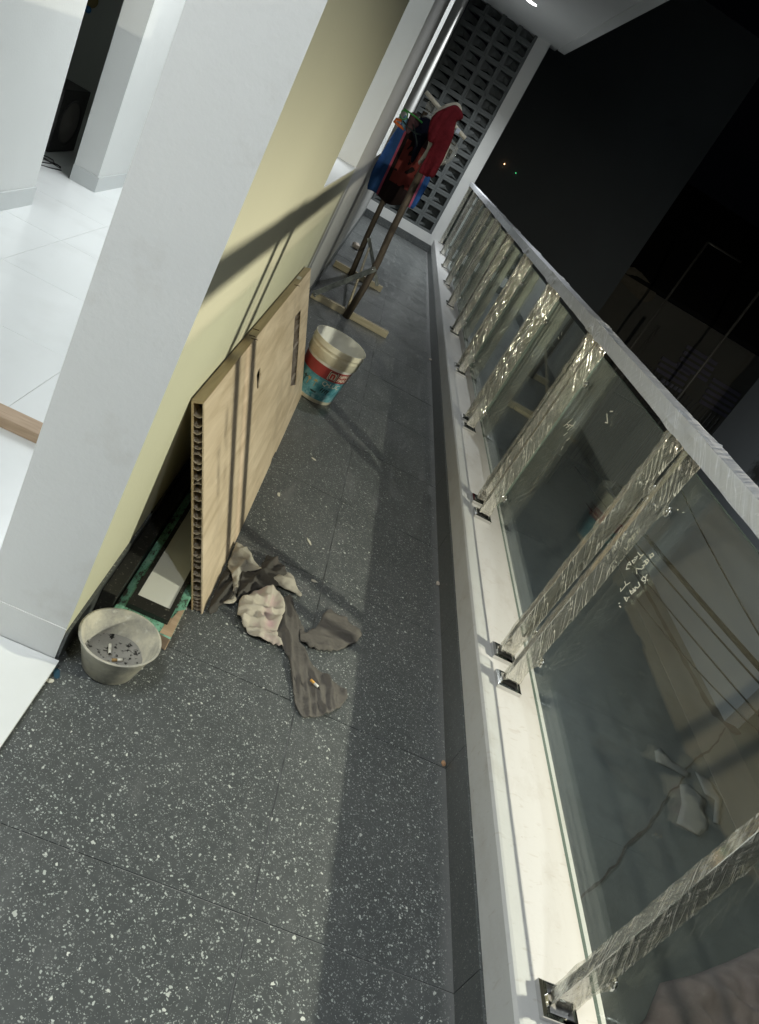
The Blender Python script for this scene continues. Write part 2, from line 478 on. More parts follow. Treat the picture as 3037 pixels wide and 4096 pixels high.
# kerb with skirting tiles
kb = thing('balcony_kerb', 'long white painted kerb carrying the glass railing, dusty and scuffed on top', 'kerb', (1.0, 4.0, 0))
bm = bmesh.new()
sec = [(KX + 0.002, -0.15), (KX + 0.002, 0.102), (KX - 0.001, 0.1035), (KX - 0.001, 0.190), (KX + 0.004, 0.1975), (KX + 0.012, 0.1985), (1.060, 0.1985), (1.066, 0.192), (1.066, -0.15)]
ys = [Y0 + (Y1 + 0.2 - Y0) * i / 70 for i in range(71)]
rows = []
for y in ys:
    rows.append([bm.verts.new((x + (0.0022 * fbm((y * 0.7, i * .3, 0)) if 2 <= i <= 5 else 0), y, z + (0.0012 * fbm((y * 1.1, 5, 0)) if z > 0.18 else 0))) for i, (x, z) in enumerate(sec)])
for i in range(70):
    for k in range(len(sec) - 1):
        bm.faces.new((rows[i][k], rows[i + 1][k], rows[i + 1][k + 1], rows[i][k + 1]))
bm.faces.new(rows[0]); bm.faces.new(rows[-1][::-1])
bmesh.ops.recalc_face_normals(bm, faces=bm.faces)
obj('kerb_body', bm, M['kerb'], kb)
for i in range(len(JY) - 1):
    a, b = max(JY[i], Y0), min(JY[i + 1], Y1)
    if b - a < 0.05: continue
    obj('skirting_tile', B(KX - 0.007, KX + 0.0015, a + .001, b - .001, 0.0008, 0.1015), M['terr_skirt'], kb)

# house wall: window openings, reveals, dark skirting
hw = thing('house_wall', 'cream and white house wall along the balcony with two open window holes', 'wall', (-0.3, 4.0, 0))
XI = -0.389
bm = bmesh.new()
segs = [(1.285, 2.65, 0.0, CZ + .1), (2.65, 3.95, 0.0, 1.035), (2.65, 3.95, 2.45, CZ + .1), (3.95, 5.65, 0, CZ + .1), (5.65, 6.45, 0, 1.03), (5.65, 6.45, 2.45, CZ + .1), (6.45, Y1 + 0.2, 0, CZ + .1)]
def wall_box(bm, x0, x1, y0, y1, z0, z1):
    vs = box(bm, x0, x1, y0, y1, z0, z1)
for a, b, z0, z1 in segs: wall_box(bm, XI, WX, a, b, z0, z1)
bm.normal_update()
for f in bm.faces:
    f.material_index = (3 if f.calc_center_median().y > 4.0 else 0) if f.normal.x > 0.5 else (2 if (f.normal.y < -0.5 and f.calc_center_median().y < 1.4) else 1)
obj('wall_body', bm, [M['olive'], M['white'], M['pillar'], M['cool_lit_wall']], hw)
obj('pillar_base_band', B(XI - 0.0015, WX + 0.0002, 1.2828, 1.2848, 0.021, 0.112), M['pillar'], hw)
y = 1.287
while y < Y1 - 0.1:
    b = min(y + 0.602, Y1)
    obj('skirting_tile', B(WX - 0.001, WX + 0.007, y + .001, b - .001, 0.001, 0.10), M['terr_skirt'], hw)
    y = b
for a, b in ((2.65, 3.95), (5.65, 6.45)):
    obj('window_sill', B(XI - 0.01, WX + 0.003, a + 0.001, b - 0.001, 1.0345 if a < 3 else 1.0295, 1.040), M['white'], hw)
# wall on the near side of the doorway, behind the camera
hw2 = obj('near_house_wall', B(XI, WX, Y0 - 0.5, -0.95, 0, CZ + .1), M['olive'], label='cream house wall on the near side of the doorway', cat='wall')

# ceiling slab with a drip strip
cl = thing('balcony_ceiling', None, None, (0.5, 4.0, CZ), kind='structure')
obj('slab', B(WX + 0.001, 1.07, Y0 - .5, Y1 + 0.25, CZ, CZ + 0.2), M['ceil'], cl)
obj('edge_band', B(1.071, 1.176, Y0 - .5, Y1 - 0.01, CZ - 0.012, CZ + 0.2), M['ceil'], cl)
m = mat('lit_diffuser', (1, 1, 1)); m.node_tree.nodes['Principled BSDF'].inputs['Emission Color'].default_value = (1, 0.97, 0.97, 1); m.node_tree.nodes['Principled BSDF'].inputs['Emission Strength'].default_value = 9.0
M['lit'] = m
for x_, y_, lab in ((0.43, 9.6, 'round recessed ceiling downlight switched on near the breeze blocks'), (0.62, 4.6, 'round recessed ceiling downlight over the paint bucket'), (0.70, -0.3, 'round recessed ceiling downlight over the near end of the balcony')):
    dl = thing('downlight', lab, 'ceiling light', (x_, y_, CZ), 'round downlights in the balcony ceiling')
    bm = bmesh.new(); lathe(bm, [(0.062, -0.001), (0.075, -0.004), (0.082, -0.001)], 32, Matrix.Translation((x_, y_, CZ))); obj('trim_ring', bm, M['white'], dl, True)
    bm = bmesh.new(); lathe(bm, [(0.062, -0.002), (0.001, -0.002)], 32, Matrix.Translation((x_, y_, CZ))); obj('diffuser', bm, M['lit'], dl)

# end wall: white frame and grey breeze blocks, each block an object
bw = thing('breeze_block_wall', 'grey breeze block screen in a white frame closing the end of the balcony', 'wall', (0.3, 11.2, 0))
M['frame_white'] = paint('frame_white_paint', (0.66, 0.67, 0.66), 0.6, 0.15)
bm = bmesh.new()
box(bm, 0.776, 0.960, Y1, Y1 + 0.2, 0.104, CZ + .05)
box(bm, WX, 0.775, Y1, Y1 + 0.2, 0.104, 0.233)
obj('frame', bm, M['frame_white'], bw)
obj('skirting', B(WX, KX - .001, Y1 - 0.006, Y1 + 0.1, 0.001, 0.102), M['terr_skirt'], bw)
m = mat('grey_block_paint', (0.21, 0.225, 0.225), 0.7); g = N(m); p = g.pos()
g.color(g.mix(g.noise(p, 12, 4), (0.085, 0.095, 0.096), (0.125, 0.136, 0.137))); g.bump(g.noise(p, 160, 3), 0.2, 0.003); M['block'] = m
PX, PZ = 0.2405, 0.184
def block_mesh():
    bm = bmesh.new(); w, h, D, t = PX - 0.002, PZ - 0.002, 0.11, 0.029
    box(bm, 0, w, 0, D, 0, t); box(bm, 0, w, 0, D, h - t, h)
    box(bm, 0, t, 0.0004, D, t, h - t); box(bm, w - t, w, 0.0004, D, t, h - t)
    # the slanted inner faces
    iw, ih = w - 2 * t, h - 2 * t
    def V(u, v, d): return bm.verts.new((t + u * iw, d, t + v * ih))
    a = [V(0, 0.03, .045), V(0, 0.97, .060), V(.50, .82, .070), V(.55, .20, .064), V(1, .66, .104), V(1, .06, .100), V(.42, .48, .050)]
    for q in ((0, 3, 6), (0, 6, 1), (1, 6, 2), (6, 3, 2), (2, 3, 5), (2, 5, 4)):
        bm.faces.new([a[i] for i in q])
    bmesh.ops.recalc_face_normals(bm, faces=bm.faces)
    return bm
first = None
for r in range(15):
    for c in range(4):
        x, z = -0.194 + c * PX, 0.2345 + r * PZ
        loc = Vector((x, Y1 + 0.028, z)) - ORG[bw.name]
        if first is None:
            first = obj('breeze_block', block_mesh(), M['block'], bw, world=False); first.location = loc
        else:
            o = share(first, bw, loc)
obj('screen_edge', B(0.7675, 0.7755, Y1 + 0.035, Y1 + 0.12, 0.2345, CZ), M['block'], bw)

# ------------------------------------------------------------------ glass railing
GX = 0.985
RZ0, RZ1 = 1.048, 1.090
rl = thing('balcony_railing', 'glass balcony railing with paired steel posts still wrapped in clear plastic film', 'railing', (0.94, 4.0, 0.198))
obj('handrail', B(0.910, 0.970, 0.42, Y1 - 0.06, RZ0, RZ1, bevel=0.002), M['steel'], rl)
hr = [o for o in rl.children if o.name.startswith('handrail')][0]
pairs = [1.765, 2.82, 3.845, 4.865, 5.915, 6.935, 7.97, 9.035, 10.065]
posts = [0.802]
for q in pairs: posts += [q - 0.066, q + 0.066]
posts.append(11.06)
# film round the handrail, bunched at the posts
bm = bmesh.new()
prof = [(0, -1), (0.33, -1), (0.66, -1), (1, -1), (1, -.33), (1, .33), (1, 1), (.66, 1), (.33, 1), (0, 1), (0, .33), (0, -.33)]
yy = []; y = 0.40
while y < Y1 - 0.055: yy.append(y); y += 0.010
rings = []
for y in yy:
    bun = max([math.exp(-((y - q) / 0.055) ** 2) for q in posts])
    ring = []
    for i, (u, v) in enumerate(prof):
        x = 0.908 + u * 0.064; z = (RZ0 + RZ1) / 2 + v * (RZ1 - RZ0 + .004) / 2
        out = Vector((u - .5, 0, v * .5)).normalized()
        a = 0.0016 + 0.0062 * bun
        d = 0.001 + 0.003 * bun + a * noise.noise(Vector((y * 9 + u * 2 + v, i * 1.3, 2.0))) + (0.15 + 0.7 * bun) * a * noise.noise(Vector((y * (30 + 40 * bun) + v * 2, i * .5, 9.0)))
        q = Vector((x, y + 0.003 * noise.noise(Vector((y * 20, i, 4))), z)) + out * max(d, 0.0006)
        ring.append(bm.verts.new(q))
    rings.append(ring)
for i in range(len(rings) - 1):
    for k in range(12):
        bm.faces.new((rings[i][k], rings[i][(k + 1) % 12], rings[i + 1][(k + 1) % 12], rings[i + 1][k]))
bmesh.ops.recalc_face_normals(bm, faces=bm.faces)
obj('plastic_film', bm, M['film_rail'], hr)

# post, cover plate, clamps and film: one set, copied along the kerb
PXC = 0.942
def post_bm():
    return B(-0.0225, 0.0225, -0.0115, 0.0115, 0.198, RZ0 - 0.001, bevel=0.002)
def cover_bm():
    bm = bmesh.new(); z = 0.1987
    lo = [(-.040, -.034), (.040, -.034), (.040, .034), (-.040, .034)]
    vs0 = [bm.verts.new((x, y, z)) for x, y in lo]
    vs1 = [bm.verts.new((x, y, z + 0.013)) for x, y in lo]
    vs2 = [bm.verts.new((x * .86, y * .86, z + 0.0175)) for x, y in lo]
    vs3 = [bm.verts.new((x * .66, y * .76, z + 0.0165)) for x, y in lo]
    for a, b in ((vs0, vs1), (vs1, vs2), (vs2, vs3)):
        for k in range(4): bm.faces.new((a[k], a[(k + 1) % 4], b[(k + 1) % 4], b[k]))
    bmesh.ops.recalc_face_normals(bm, faces=bm.faces); return bm
def clamp_bm(z):
    bm = bmesh.new()
    tube(bm, [(0.024, 0, z), (GX - PXC - 0.004, 0, z)], 0.006, 10)
    lathe(bm, [(0.0005, -0.002), (0.013, -0.002), (0.015, 0.002), (0.013, 0.004), (0.0005, 0.004)], 16, Matrix.Translation((GX - PXC - 0.003, 0, z)) @ Matrix.Rotation(PI / 2, 4, 'Y'))
    return bm
def film_bm(seed, side):
    bm = bmesh.new(); n = 170; seg = 24; rings = []
    zb, zt = 0.222, RZ0 - 0.002
    for i in range(n + 1):
        t = i / n; z = zb + (zt - zb) * t
        ring = []
        for k in range(seg):
            a = 2 * PI * k / seg
            cx, sy = math.cos(a), math.sin(a)
            s = 1 / max(abs(cx), abs(sy))
            px, py = cx * s * 0.0232, sy * s * 0.0122
            bl = 0.0026 * noise.noise(Vector((t * 7 + seed * 9, cx * 1.2, sy * 1.2 + seed)))
            ridg = 0.0042 * (1 - 2 * abs(noise.noise(Vector((t * 13 + a * 1.6 + seed, a * 0.9, seed * 3.1)))))
            fine = 0.0013 * noise.noise(Vector((t * 45 + a * 3, a * 2, seed)))
            tie = 0.0
            for tz in (0.115, 0.80):
                tie += math.exp(-((t - tz) / 0.022) ** 2)
            topb = 0.006 * math.exp(-((1 - t) / 0.06) ** 2) * (0.6 + noise.noise(Vector((a * 2, t * 50, seed))))
            # film is gathered towards the clamp that holds the glass
            pull = tie * max(0, cx) ** 2 * 0.010
            d = 0.0006 + 0.6 * bl + ridg * (0.4 + tie) + fine + topb + pull
            d = max(d, 0.0005)
            L = math.hypot(px, py)
            z2 = z + (0.012 * noise.noise(Vector((a * 1.5, seed, 1))) * (1 - t) ** 6)
            ring.append(bm.verts.new((px + px / L * d, py + py / L * d, z2)))
        rings.append(ring)
    for i in range(n):
        for k in range(seg):
            bm.faces.new((rings[i][k], rings[i][(k + 1) % seg], rings[i + 1][(k + 1) % seg], rings[i + 1][k]))
    bmesh.ops.recalc_face_normals(bm, faces=bm.faces); return bm
films = []
p0 = None
for i, y in enumerate(posts):
    loc = Vector((PXC, y, 0)) - ORG[rl.name]
    if p0 is None:
        p0 = obj('baluster', post_bm(), M['steel'], rl, world=False); p0.location = loc
        c0 = obj('base_cover', cover_bm(), M['steel'], p0, world=False)
        k0 = obj('glass_clamp', clamp_bm(0.318), M['steel'], p0, True, world=False)
        k1 = obj('glass_clamp', clamp_bm(0.885), M['steel'], p0, True, world=False)
        films = [obj('plastic_film', film_bm(1 + j * 3.7, 1), M['film'], p0, False, world=False) for j in range(6)]
        for f_ in films[1:]: f_.parent = None
    else:
        q = share(p0, rl, loc)
        share(c0, q); share(k0, q); share(k1, q)
        if i in (1, 2, 3, 4, 5): f_ = films[i]; f_.parent = q
        else: share(films[(i * 5 + i // 6) % 6], q)
# glass panes between the pairs
mids = [-0.30] + pairs + [11.10]
for i in range(len(mids) - 1):
    a, b = mids[i] + (0.018 if i else 0), mids[i + 1] - (0.018 if i < len(mids) - 2 else 0)
    bm = bmesh.new(); box(bm, GX, GX + 0.009, a, b, 0.258, 1.000)
    bm.normal_update()
    for f in bm.faces: f.material_index = 0 if abs(f.normal.x) > 0.5 else 1
    obj('glass_pane', bm, [M['glass'], M['glass_edge']], rl)

# chalk marks written on the panes
M['chalk'] = mat('cream_marker', (0.93, 0.90, 0.78), 0.7)
panes = [o for o in rl.children if o.name.startswith('glass_pane')]
T1 = [[(1.685, 0.7563), (1.6629, 0.7597), (1.6564, 0.7694)], [(1.6564, 0.7694), (1.6576, 0.7528)], [(1.6799, 0.7399), (1.673, 0.7513), (1.6681, 0.7414), (1.6645, 0.732), (1.68, 0.7304), (1.6675, 0.7459)], [(1.6823, 0.7153), (1.6696, 0.723), (1.6865, 0.7218), (1.6852, 0.7132), (1.675, 0.7043), (1.6648, 0.713)], [(1.6312, 0.7816), (1.6285, 0.7925), (1.6163, 0.7932), (1.6186, 0.7852), (1.636, 0.7822)], [(1.6179, 0.7819), (1.6276, 0.7816)], [(1.6333, 0.7581), (1.629, 0.7715), (1.6177, 0.7743), (1.6143, 0.7637), (1.6339, 0.7629), (1.6149, 0.7685)], [(1.6258, 0.7503), (1.6197, 0.7599), (1.6169, 0.745), (1.6146, 0.7532)], [(1.6206, 0.7265), (1.6396, 0.7312), (1.6167, 0.7464)], [(1.565, 0.7352), (1.5766, 0.7446), (1.5888, 0.7407), (1.5876, 0.7312), (1.5767, 0.7341), (1.57, 0.7418)], [(1.5823, 0.7455), (1.5827, 0.7517)], [(1.5671, 0.7465), (1.5641, 0.7467)], [(1.5902, 0.7201), (1.575, 0.7198), (1.5747, 0.7121), (1.5874, 0.7051), (1.5736, 0.7025), (1.5907, 0.6973)], [(1.5967, 0.6873), (1.5789, 0.6878), (1.576, 0.702), (1.5907, 0.688)], [(1.595, 0.6631), (1.5794, 0.6741), (1.5745, 0.666), (1.5889, 0.6639), (1.5777, 0.6781)], [(1.6411, 0.6845), (1.6252, 0.683), (1.6184, 0.6976)], [(1.6252, 0.683), (1.6244, 0.6619), (1.6352, 0.6645)], [(1.5953, 0.6412), (1.5925, 0.6448)], [(1.5847, 0.6402), (1.576, 0.6432)]]
T2 = [[(2.6923, 0.7179), (2.6791, 0.7347), (2.6434, 0.7394), (2.6612, 0.7243)], [(2.6771, 0.7393), (2.6621, 0.7603), (2.6581, 0.7692)], [(2.6532, 0.7423), (2.6095, 0.7542), (2.6182, 0.7718)], [(2.6326, 0.726), (2.6124, 0.7601)], [(2.6326, 0.7005), (2.618, 0.7216)], [(2.5768, 0.7043), (2.5648, 0.7206)], [(2.566, 0.666), (2.5718, 0.6777)], [(2.4166, 0.8912), (2.362, 0.8756), (2.3825, 0.87)], [(2.4065, 0.9051), (2.3865, 0.9133)]]
T3 = [[(3.4508, 0.8952), (3.4179, 0.8922)], [(3.4396, 0.9235), (3.4214, 0.912)]]
for T, pi_, r in ((T1, 0, 0.0014), (T2, 1, 0.0016), (T3, 2, 0.0018)):
    bm = bmesh.new()
    for s in T:
        P = [Vector((GX - 0.0008, a, b)) for a, b in s]
        for i in range(len(P) - 1):
            d = (P[i + 1] - P[i]).normalized(); w = Vector((0, -d.z, d.y)) * r
            a, b = P[i] - d * r * .6, P[i + 1] + d * r * .6
            off = Vector((-0.00012 * (i % 3), 0, 0))
            bm.faces.new([bm.verts.new(q + off) for q in (a - w, b - w, b + w, a + w)])
    obj('handwriting', bm, M['chalk'], panes[pi_], kind='stuff')

# ------------------------------------------------------------------ flood lamp outside the railing
fp = thing('yard_lamp', 'yard lamp with a wide metal shade on a post outside the railing', 'lamp', (2.80, 1.02, -3.0))
M['dark_metal'] = mat('dark_metal', (0.06, 0.06, 0.06), 0.5, 0.6)
bm = bmesh.new(); tube(bm, [(2.80, 1.02, -3.0), (2.80, 1.02, 1.45), (2.74, 1.06, 1.50), (2.45, 1.25, 1.50)], 0.022, 10); obj('lamp_post', bm, M['dark_metal'], fp, True)
bm = bmesh.new(); lathe(bm, [(0.200, 0.007), (0.196, 0.040), (0.12, 0.12), (0.05, 0.17), (0.02, 0.31), (0.001, 0.31)], 40, Matrix.Translation(LAMP)); lathe(bm, [(0.199, 0.0075), (0.193, 0.040), (0.117, 0.118), (0.048, 0.165), (0.001, 0.166)], 40, Matrix.Translation(LAMP)); obj('lamp_shade', bm, M['dark_metal'], fp, True)
bm = bmesh.new(); tube(bm, [Vector(LAMP) + Vector((0, 0, 0.165)), Vector(LAMP) + Vector((0, 0, 0.035))], 0.018, 12); obj('lamp_holder', bm, M['dark_metal'], fp, True)

# ================================================================== THE ROOM INSIDE
rf = thing('room_floor', None, None, (-1.0, 2.0, 0), kind='structure')
obj('bed', B(-5.2, XI + 0.001, Y0 - .5, 9.3, -0.14, 0.0165), M['joint'], rf)
obj('bed', B(XI + 0.002, WX - 0.004, -0.95, 1.284, -0.14, 0.0165), M['joint'], rf)
xs = [-1.978, -1.378, -0.778, -0.178]
ty = [2.695 + 0.6 * k for k in range(-10, 12)]
for i in range(len(ty) - 1):
    a, b = ty[i], ty[i + 1]
    for k in range(3):
        xa, xb = xs[k], min(xs[k + 1], WX + 0.012)
        parts = [(xa, xb, a, b)]
        if k == 2:
            if a >= 1.285 or b <= -0.95: parts = [(xa, XI - .002, a, b)]
            elif b > 1.285: parts = [(xa, XI - .002, a, b), (XI - .002, xb, a, 1.2825)]
            elif a < -0.95: parts = [(xa, XI - .002, a, b), (XI - .002, xb, -0.948, b)]
        for j, (p_, q_, r_, s_) in enumerate(parts):
            e = 0.0007
            obj('floor_tile', B(p_ + e, q_ - (e if j == 0 else 0), r_ + e, s_ - e, 0.010, 0.020), M['porc'], rf)
obj('back_room_slab', B(-5.0, -1.979, 3.0, 9.0, 0.010, 0.0195), M['porc'], rf)

pw = thing('partition_wall', 'white inner partition wall with a doorway into the dark back room', 'wall', (-1.77, 4.0, 0))
bm = bmesh.new()
for a, b, z0, z1 in ((Y0 - .5, 4.19, 0, 2.85), (4.19, 5.055, 2.15, 2.85), (5.055, 9.3, 0, 2.85)):
    box(bm, -1.85, -1.69, a, b, z0, z1)
obj('wall_body', bm, M['white'], pw)
bm = bmesh.new(); box(bm, -1.6895, -1.680, Y0, 4.19, 0.0205, 0.118); box(bm, -1.6895, -1.680, 5.055, 9.2, 0.0205, 0.118); box(bm, -1.85, -1.680, 5.046, 5.0545, 0.0205, 0.118)
M['skirt_white'] = paint('grey_white_skirting', (0.58, 0.60, 0.60), 0.4, 0.2)
obj('skirting', bm, M['skirt_white'], pw)
bm = bmesh.new()
box(bm, -1.69, XI, 9.1, 9.3, 0, 2.85); box(bm, -1.69, XI, Y0 - .5, Y0 - .3, 0, 2.85)
obj('room_end_wall', bm, M['white'], label='white walls closing both ends of the bright room', cat='wall')
obj('room_ceiling', B(-1.85, WX - .002, Y0 - .5, 9.3, 2.86, 2.94), M['ceil'], kind='structure')
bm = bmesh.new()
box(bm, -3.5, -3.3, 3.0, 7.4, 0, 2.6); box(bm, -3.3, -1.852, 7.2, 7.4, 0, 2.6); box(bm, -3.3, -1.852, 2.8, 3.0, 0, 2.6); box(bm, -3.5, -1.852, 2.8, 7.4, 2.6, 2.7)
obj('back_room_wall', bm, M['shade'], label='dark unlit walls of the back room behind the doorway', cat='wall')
for nm, yy_ in (('near', .2), ('far', 5.0)):
    t = thing('panel_light', 'square white panel light on the room ceiling, ' + ('over the doorway' if nm == 'near' else 'further along the room'), 'ceiling light', (-1.05, yy_, 2.84))
    obj('light_frame', B(-1.38, -0.72, yy_ - .63, yy_ + .63, 2.832, 2.859), M['white'], t)

# speaker cabinet in the back room, with its cable
sp = thing('speaker_cabinet', 'black loudspeaker cabinet on the floor of the dark back room', 'loudspeaker', (-2.3, 5.56, 0.02))
M['black'] = mat('black_cabinet', (0.028, 0.027, 0.026), 0.45)
M['cone'] = mat('speaker_cone', (0.13, 0.12, 0.11), 0.6)
obj('cabinet', B(-2.46, -2.145, 5.36, 5.78, 0.025, 0.44, bevel=.006), M['black'], sp)
Mx = Matrix.Translation((-2.1445, 5.57, 0.225)) @ Matrix.Rotation(PI / 2, 4, 'Y')
bm = bmesh.new(); lathe(bm, [(0.165, 0.0), (0.160, 0.008), (0.150, 0.003), (0.135, -0.004)], 36, Mx); obj('surround', bm, M['black'], sp, True)
bm = bmesh.new(); lathe(bm, [(0.135, -0.0), (0.06, -0.03 + 0.032), (0.045, 0.012), (0.02, 0.02), (0.001, 0.022)], 36, Mx); obj('speaker_cone', bm, M['cone'], sp, True)
bm = bmesh.new()
tube(bm, [(-2.14 + 0.10 * math.sin(t * 2.1) + 0.02 * t, 5.12 + 0.10 * math.cos(t * 1.7) + 0.05 * math.sin(t * 3), 0.024 + 0.004 * math.sin(t * 5)) for t in [i * 0.22 for i in range(30)]], 0.004, 6)
obj('power_cable', bm, M['black'], label='thin black cable lying in loops in front of the loudspeaker', cat='cable', smooth=True)
hb = thing('hanging_bag', 'small blue and yellow bag hanging at the top of the dark doorway', 'bag', (-2.80, 7.0, 1.0))
bm = bmesh.new()
bmesh.ops.create_uvsphere(bm, u_segments=14, v_segments=10, radius=0.03, matrix=Matrix.Translation((-2.805, 7.0, 0.80)) @ Matrix.Diagonal((1, .6, .9, 1)))
obj('blue_pouch', bm, mat('blue_plastic', (0.02, 0.16, 0.42), 0.4), hb, True)
bm = bmesh.new()
bmesh.ops.create_uvsphere(bm, u_segments=14, v_segments=10, radius=0.05, matrix=Matrix.Translation((-2.80, 7.02, 0.875)) @ Matrix.Diagonal((1, .5, 1.1, 1)))
tube(bm, [(-2.80, 7.02, 0.92), (-2.80, 7.02, 1.7)], 0.004, 6)
obj('yellow_pouch', bm, mat('ochre_plastic', (0.22, 0.17, 0.06), 0.6), hb, True)

# batten on the room floor
bm = bmesh.new(); beam(bm, (-1.45, 2.075, 0.038), (-0.42, 2.10, 0.038), 0.075, 0.036); bmesh.ops.bevel(bm, geom=list(bm.edges), offset=0.002, segments=1, affect='EDGES')
obj('wooden_batten', bm, M['batten_brown'], label='brown wooden batten lying on the white room floor', cat='wood')

# ================================================================== THINGS ON THE BALCONY
# hollow-core door slab leaning on the wall
YA, YB = 1.662, 3.575
sl = Vector((-0.23, 0, 0.584)); SL = sl.length; sl.normalize()
nrm = Vector((sl.z, 0, -sl.x))             # pointing away from the wall
def onb(u, v, d=0.0):                      # u along the balcony, v up the slab, d depth behind its front face
    return Vector((0.059, YA + u, 0.0)) + sl * v - nrm * d
TH = 0.031
UL = YB - YA
ds = thing('door_slab', 'worn hollow core plywood door slab leaning sideways on the cream wall', 'door', (0.0, 2.6, 0))
def skin(bm, d0, d1, loops):
    """plate between depths d0 and d1 whose outline is loops[0] and holes are the others"""
    for d, flip in ((d0, False), (d1, True)):
        es = []
        for lp in loops:
            vs = [bm.verts.new(onb(u, v, d)) for u, v in lp]
            es += [bm.edges.new((vs[i], vs[(i + 1) % len(vs)])) for i in range(len(vs))]
        bmesh.ops.triangle_fill(bm, edges=es, use_beauty=True)
    for lp in loops:
        n = len(lp)
        for i in range(n):
            a, b = lp[i], lp[(i + 1) % n]
            bm.faces.new([bm.verts.new(onb(*q)) for q in ((*a, d0), (*b, d0), (*b, d1), (*a, d1))])
    bmesh.ops.remove_doubles(bm, verts=bm.verts, dist=1e-5)
    bmesh.ops.recalc_face_normals(bm, faces=bm.faces)
slot = [(1.473, .50), (1.60, .497), (1.669, .493), (1.683, .298), (1.667, .137), (1.57, .165), (1.480, .19), (1.477, .354)]
hole = [(.722, .503), (.690, .502), (.664, .492), (.670, .478), (.678, .462), (.676, .446), (.697, .434), (.716, .440), (.722, .456), (.733, .476), (.728, .492)]
edge = [(0, 0.002), (0.55, 0.0), (1.05, 0.001), (1.07, 0.012), (1.15, 0.010), (1.17, 0.0), (UL, 0.004), (UL - .002, SL), (0.004, SL)]
bm = bmesh.new(); skin(bm, 0.0, 0.004, [edge, slot, hole]); obj('front_skin', bm, M['ply'], ds)
bm = bmesh.new(); skin(bm, TH - 0.004, TH, [[(0, 0.012), (UL, 0.012), (UL, SL), (0, SL)]]); obj('back_skin', bm, M['ply_edge'], ds)
def prism(bm, pts0, pts1):
    a = [bm.verts.new(p) for p in pts0]; b = [bm.verts.new(p) for p in pts1]
    n = len(a)
    bm.faces.new(a); bm.faces.new(b[::-1])
    for i in range(n): bm.faces.new((a[i], b[i], b[(i + 1) % n], a[(i + 1) % n]))
    bmesh.ops.recalc_face_normals(bm, faces=bm.faces)
bm = bmesh.new(); prism(bm, [onb(0.003, SL - .004, .0041), onb(0.003, SL + .0035, -0.0005), onb(0.003, SL + .0035, TH + .0005), onb(0.003, SL - .004, TH - .0041)], [onb(UL - .003, SL - .004, .0041), onb(UL - .003, SL + .0035, -0.0005), onb(UL - .003, SL + .0035, TH + .0005), onb(UL - .003, SL - .004, TH - .0041)]); obj('top_edge_strip', bm, M['ply_edge'], ds)
bm = bmesh.new(); prism(bm, [onb(UL - .03, .02, .0041), onb(UL - .03, SL - .006, .0041), onb(UL - .03, SL - .006, TH - .0041), onb(UL - .03, .02, TH - .0041)], [onb(UL - .002, .02, .0041), onb(UL - .002, SL - .006, .0041), onb(UL - .002, SL - .006, TH - .0041), onb(UL - .002, .02, TH - .0041)]); obj('end_edge_strip', bm, M['ply_edge'], ds)
# cardboard core strips seen in the open end, and again inside the slot
def strip(u0, u1, v, bow, d0=0.0042, d1=TH - 0.0042, rgh=0.0):
    bm = bmesh.new(); n = 6; A = []; Bv = []
    for i in range(n + 1):
        t = i / n; d = d0 + (d1 - d0) * t
        w = v + bow * math.sin(PI * t) + rgh * (t - .5)
        j = 0.002 * noise.noise(Vector((v * 90, t * 5, 1)))
        A.append((u0 + j, w, d)); Bv.append((u1, w, d))
    for th_ in (0.0, 0.0016):
        ra = [bm.verts.new(onb(a[0], a[1] + th_, a[2])) for a in A]; rb = [bm.verts.new(onb(a[0], a[1] + th_, a[2])) for a in Bv]
        for i in range(n): bm.faces.new((ra[i], ra[i + 1], rb[i + 1], rb[i]))
    bm.verts.ensure_lookup_table(); k = 2 * (n + 1)
    for i in range(n): bm.faces.new((bm.verts[i], bm.verts[i + 1], bm.verts[k + i + 1], bm.verts[k + i]))
    bmesh.ops.recalc_face_normals(bm, faces=bm.faces)
    return bm
v = 0.014; r2 = random.Random(3)
vs_end = []
while v < SL - 0.012:
    vs_end.append(v); v += r2.choice((0.018, 0.021, 0.024, 0.026)) if v > 0.06 else 0.012
for i, v in enumerate(vs_end):
    obj('core_strip', strip(0.0025 + r2.uniform(0, .003), 0.30, v, r2.choice((-.006, -.004, .003, -.005, -.007)), rgh=r2.uniform(-.004, .004)), M['core'], ds)
v = 0.15
while v < 0.49:
    obj('core_strip', strip(1.40, 1.74, v, r2.uniform(-.004, .004), 0.0045, TH - .0045), M['core'], ds); v += r2.uniform(0.018, 0.024)
# bits of tape and nails on the top edge
M['tape'] = mat('pale_tape', (0.62, 0.60, 0.55), 0.6)
bm = bmesh.new(); prism(bm, [onb(1.60, SL + .0042, .006), onb(1.66, SL + .0042, .006), onb(1.68, SL + .0042, .026), onb(1.62, SL + .0042, .026)], [onb(1.60, SL + .0052, .006), onb(1.66, SL + .0052, .006), onb(1.68, SL + .0052, .026), onb(1.62, SL + .0052, .026)]); obj('tape_scrap', bm, M['tape'], ds)
M['rust'] = mat('rusty_nail', (0.07, 0.04, 0.025), 0.7, 0.4)
for u, d in ((0.62, 0.014), (0.70, 0.018), (0.585, 0.0), (1.47, 0.001)):
    bm = bmesh.new(); tube(bm, [onb(u, SL + .0045, d - 0.012), onb(u + .012, SL + .0045, d + 0.010)], 0.0013, 6); obj('nail', bm, M['rust'], ds)

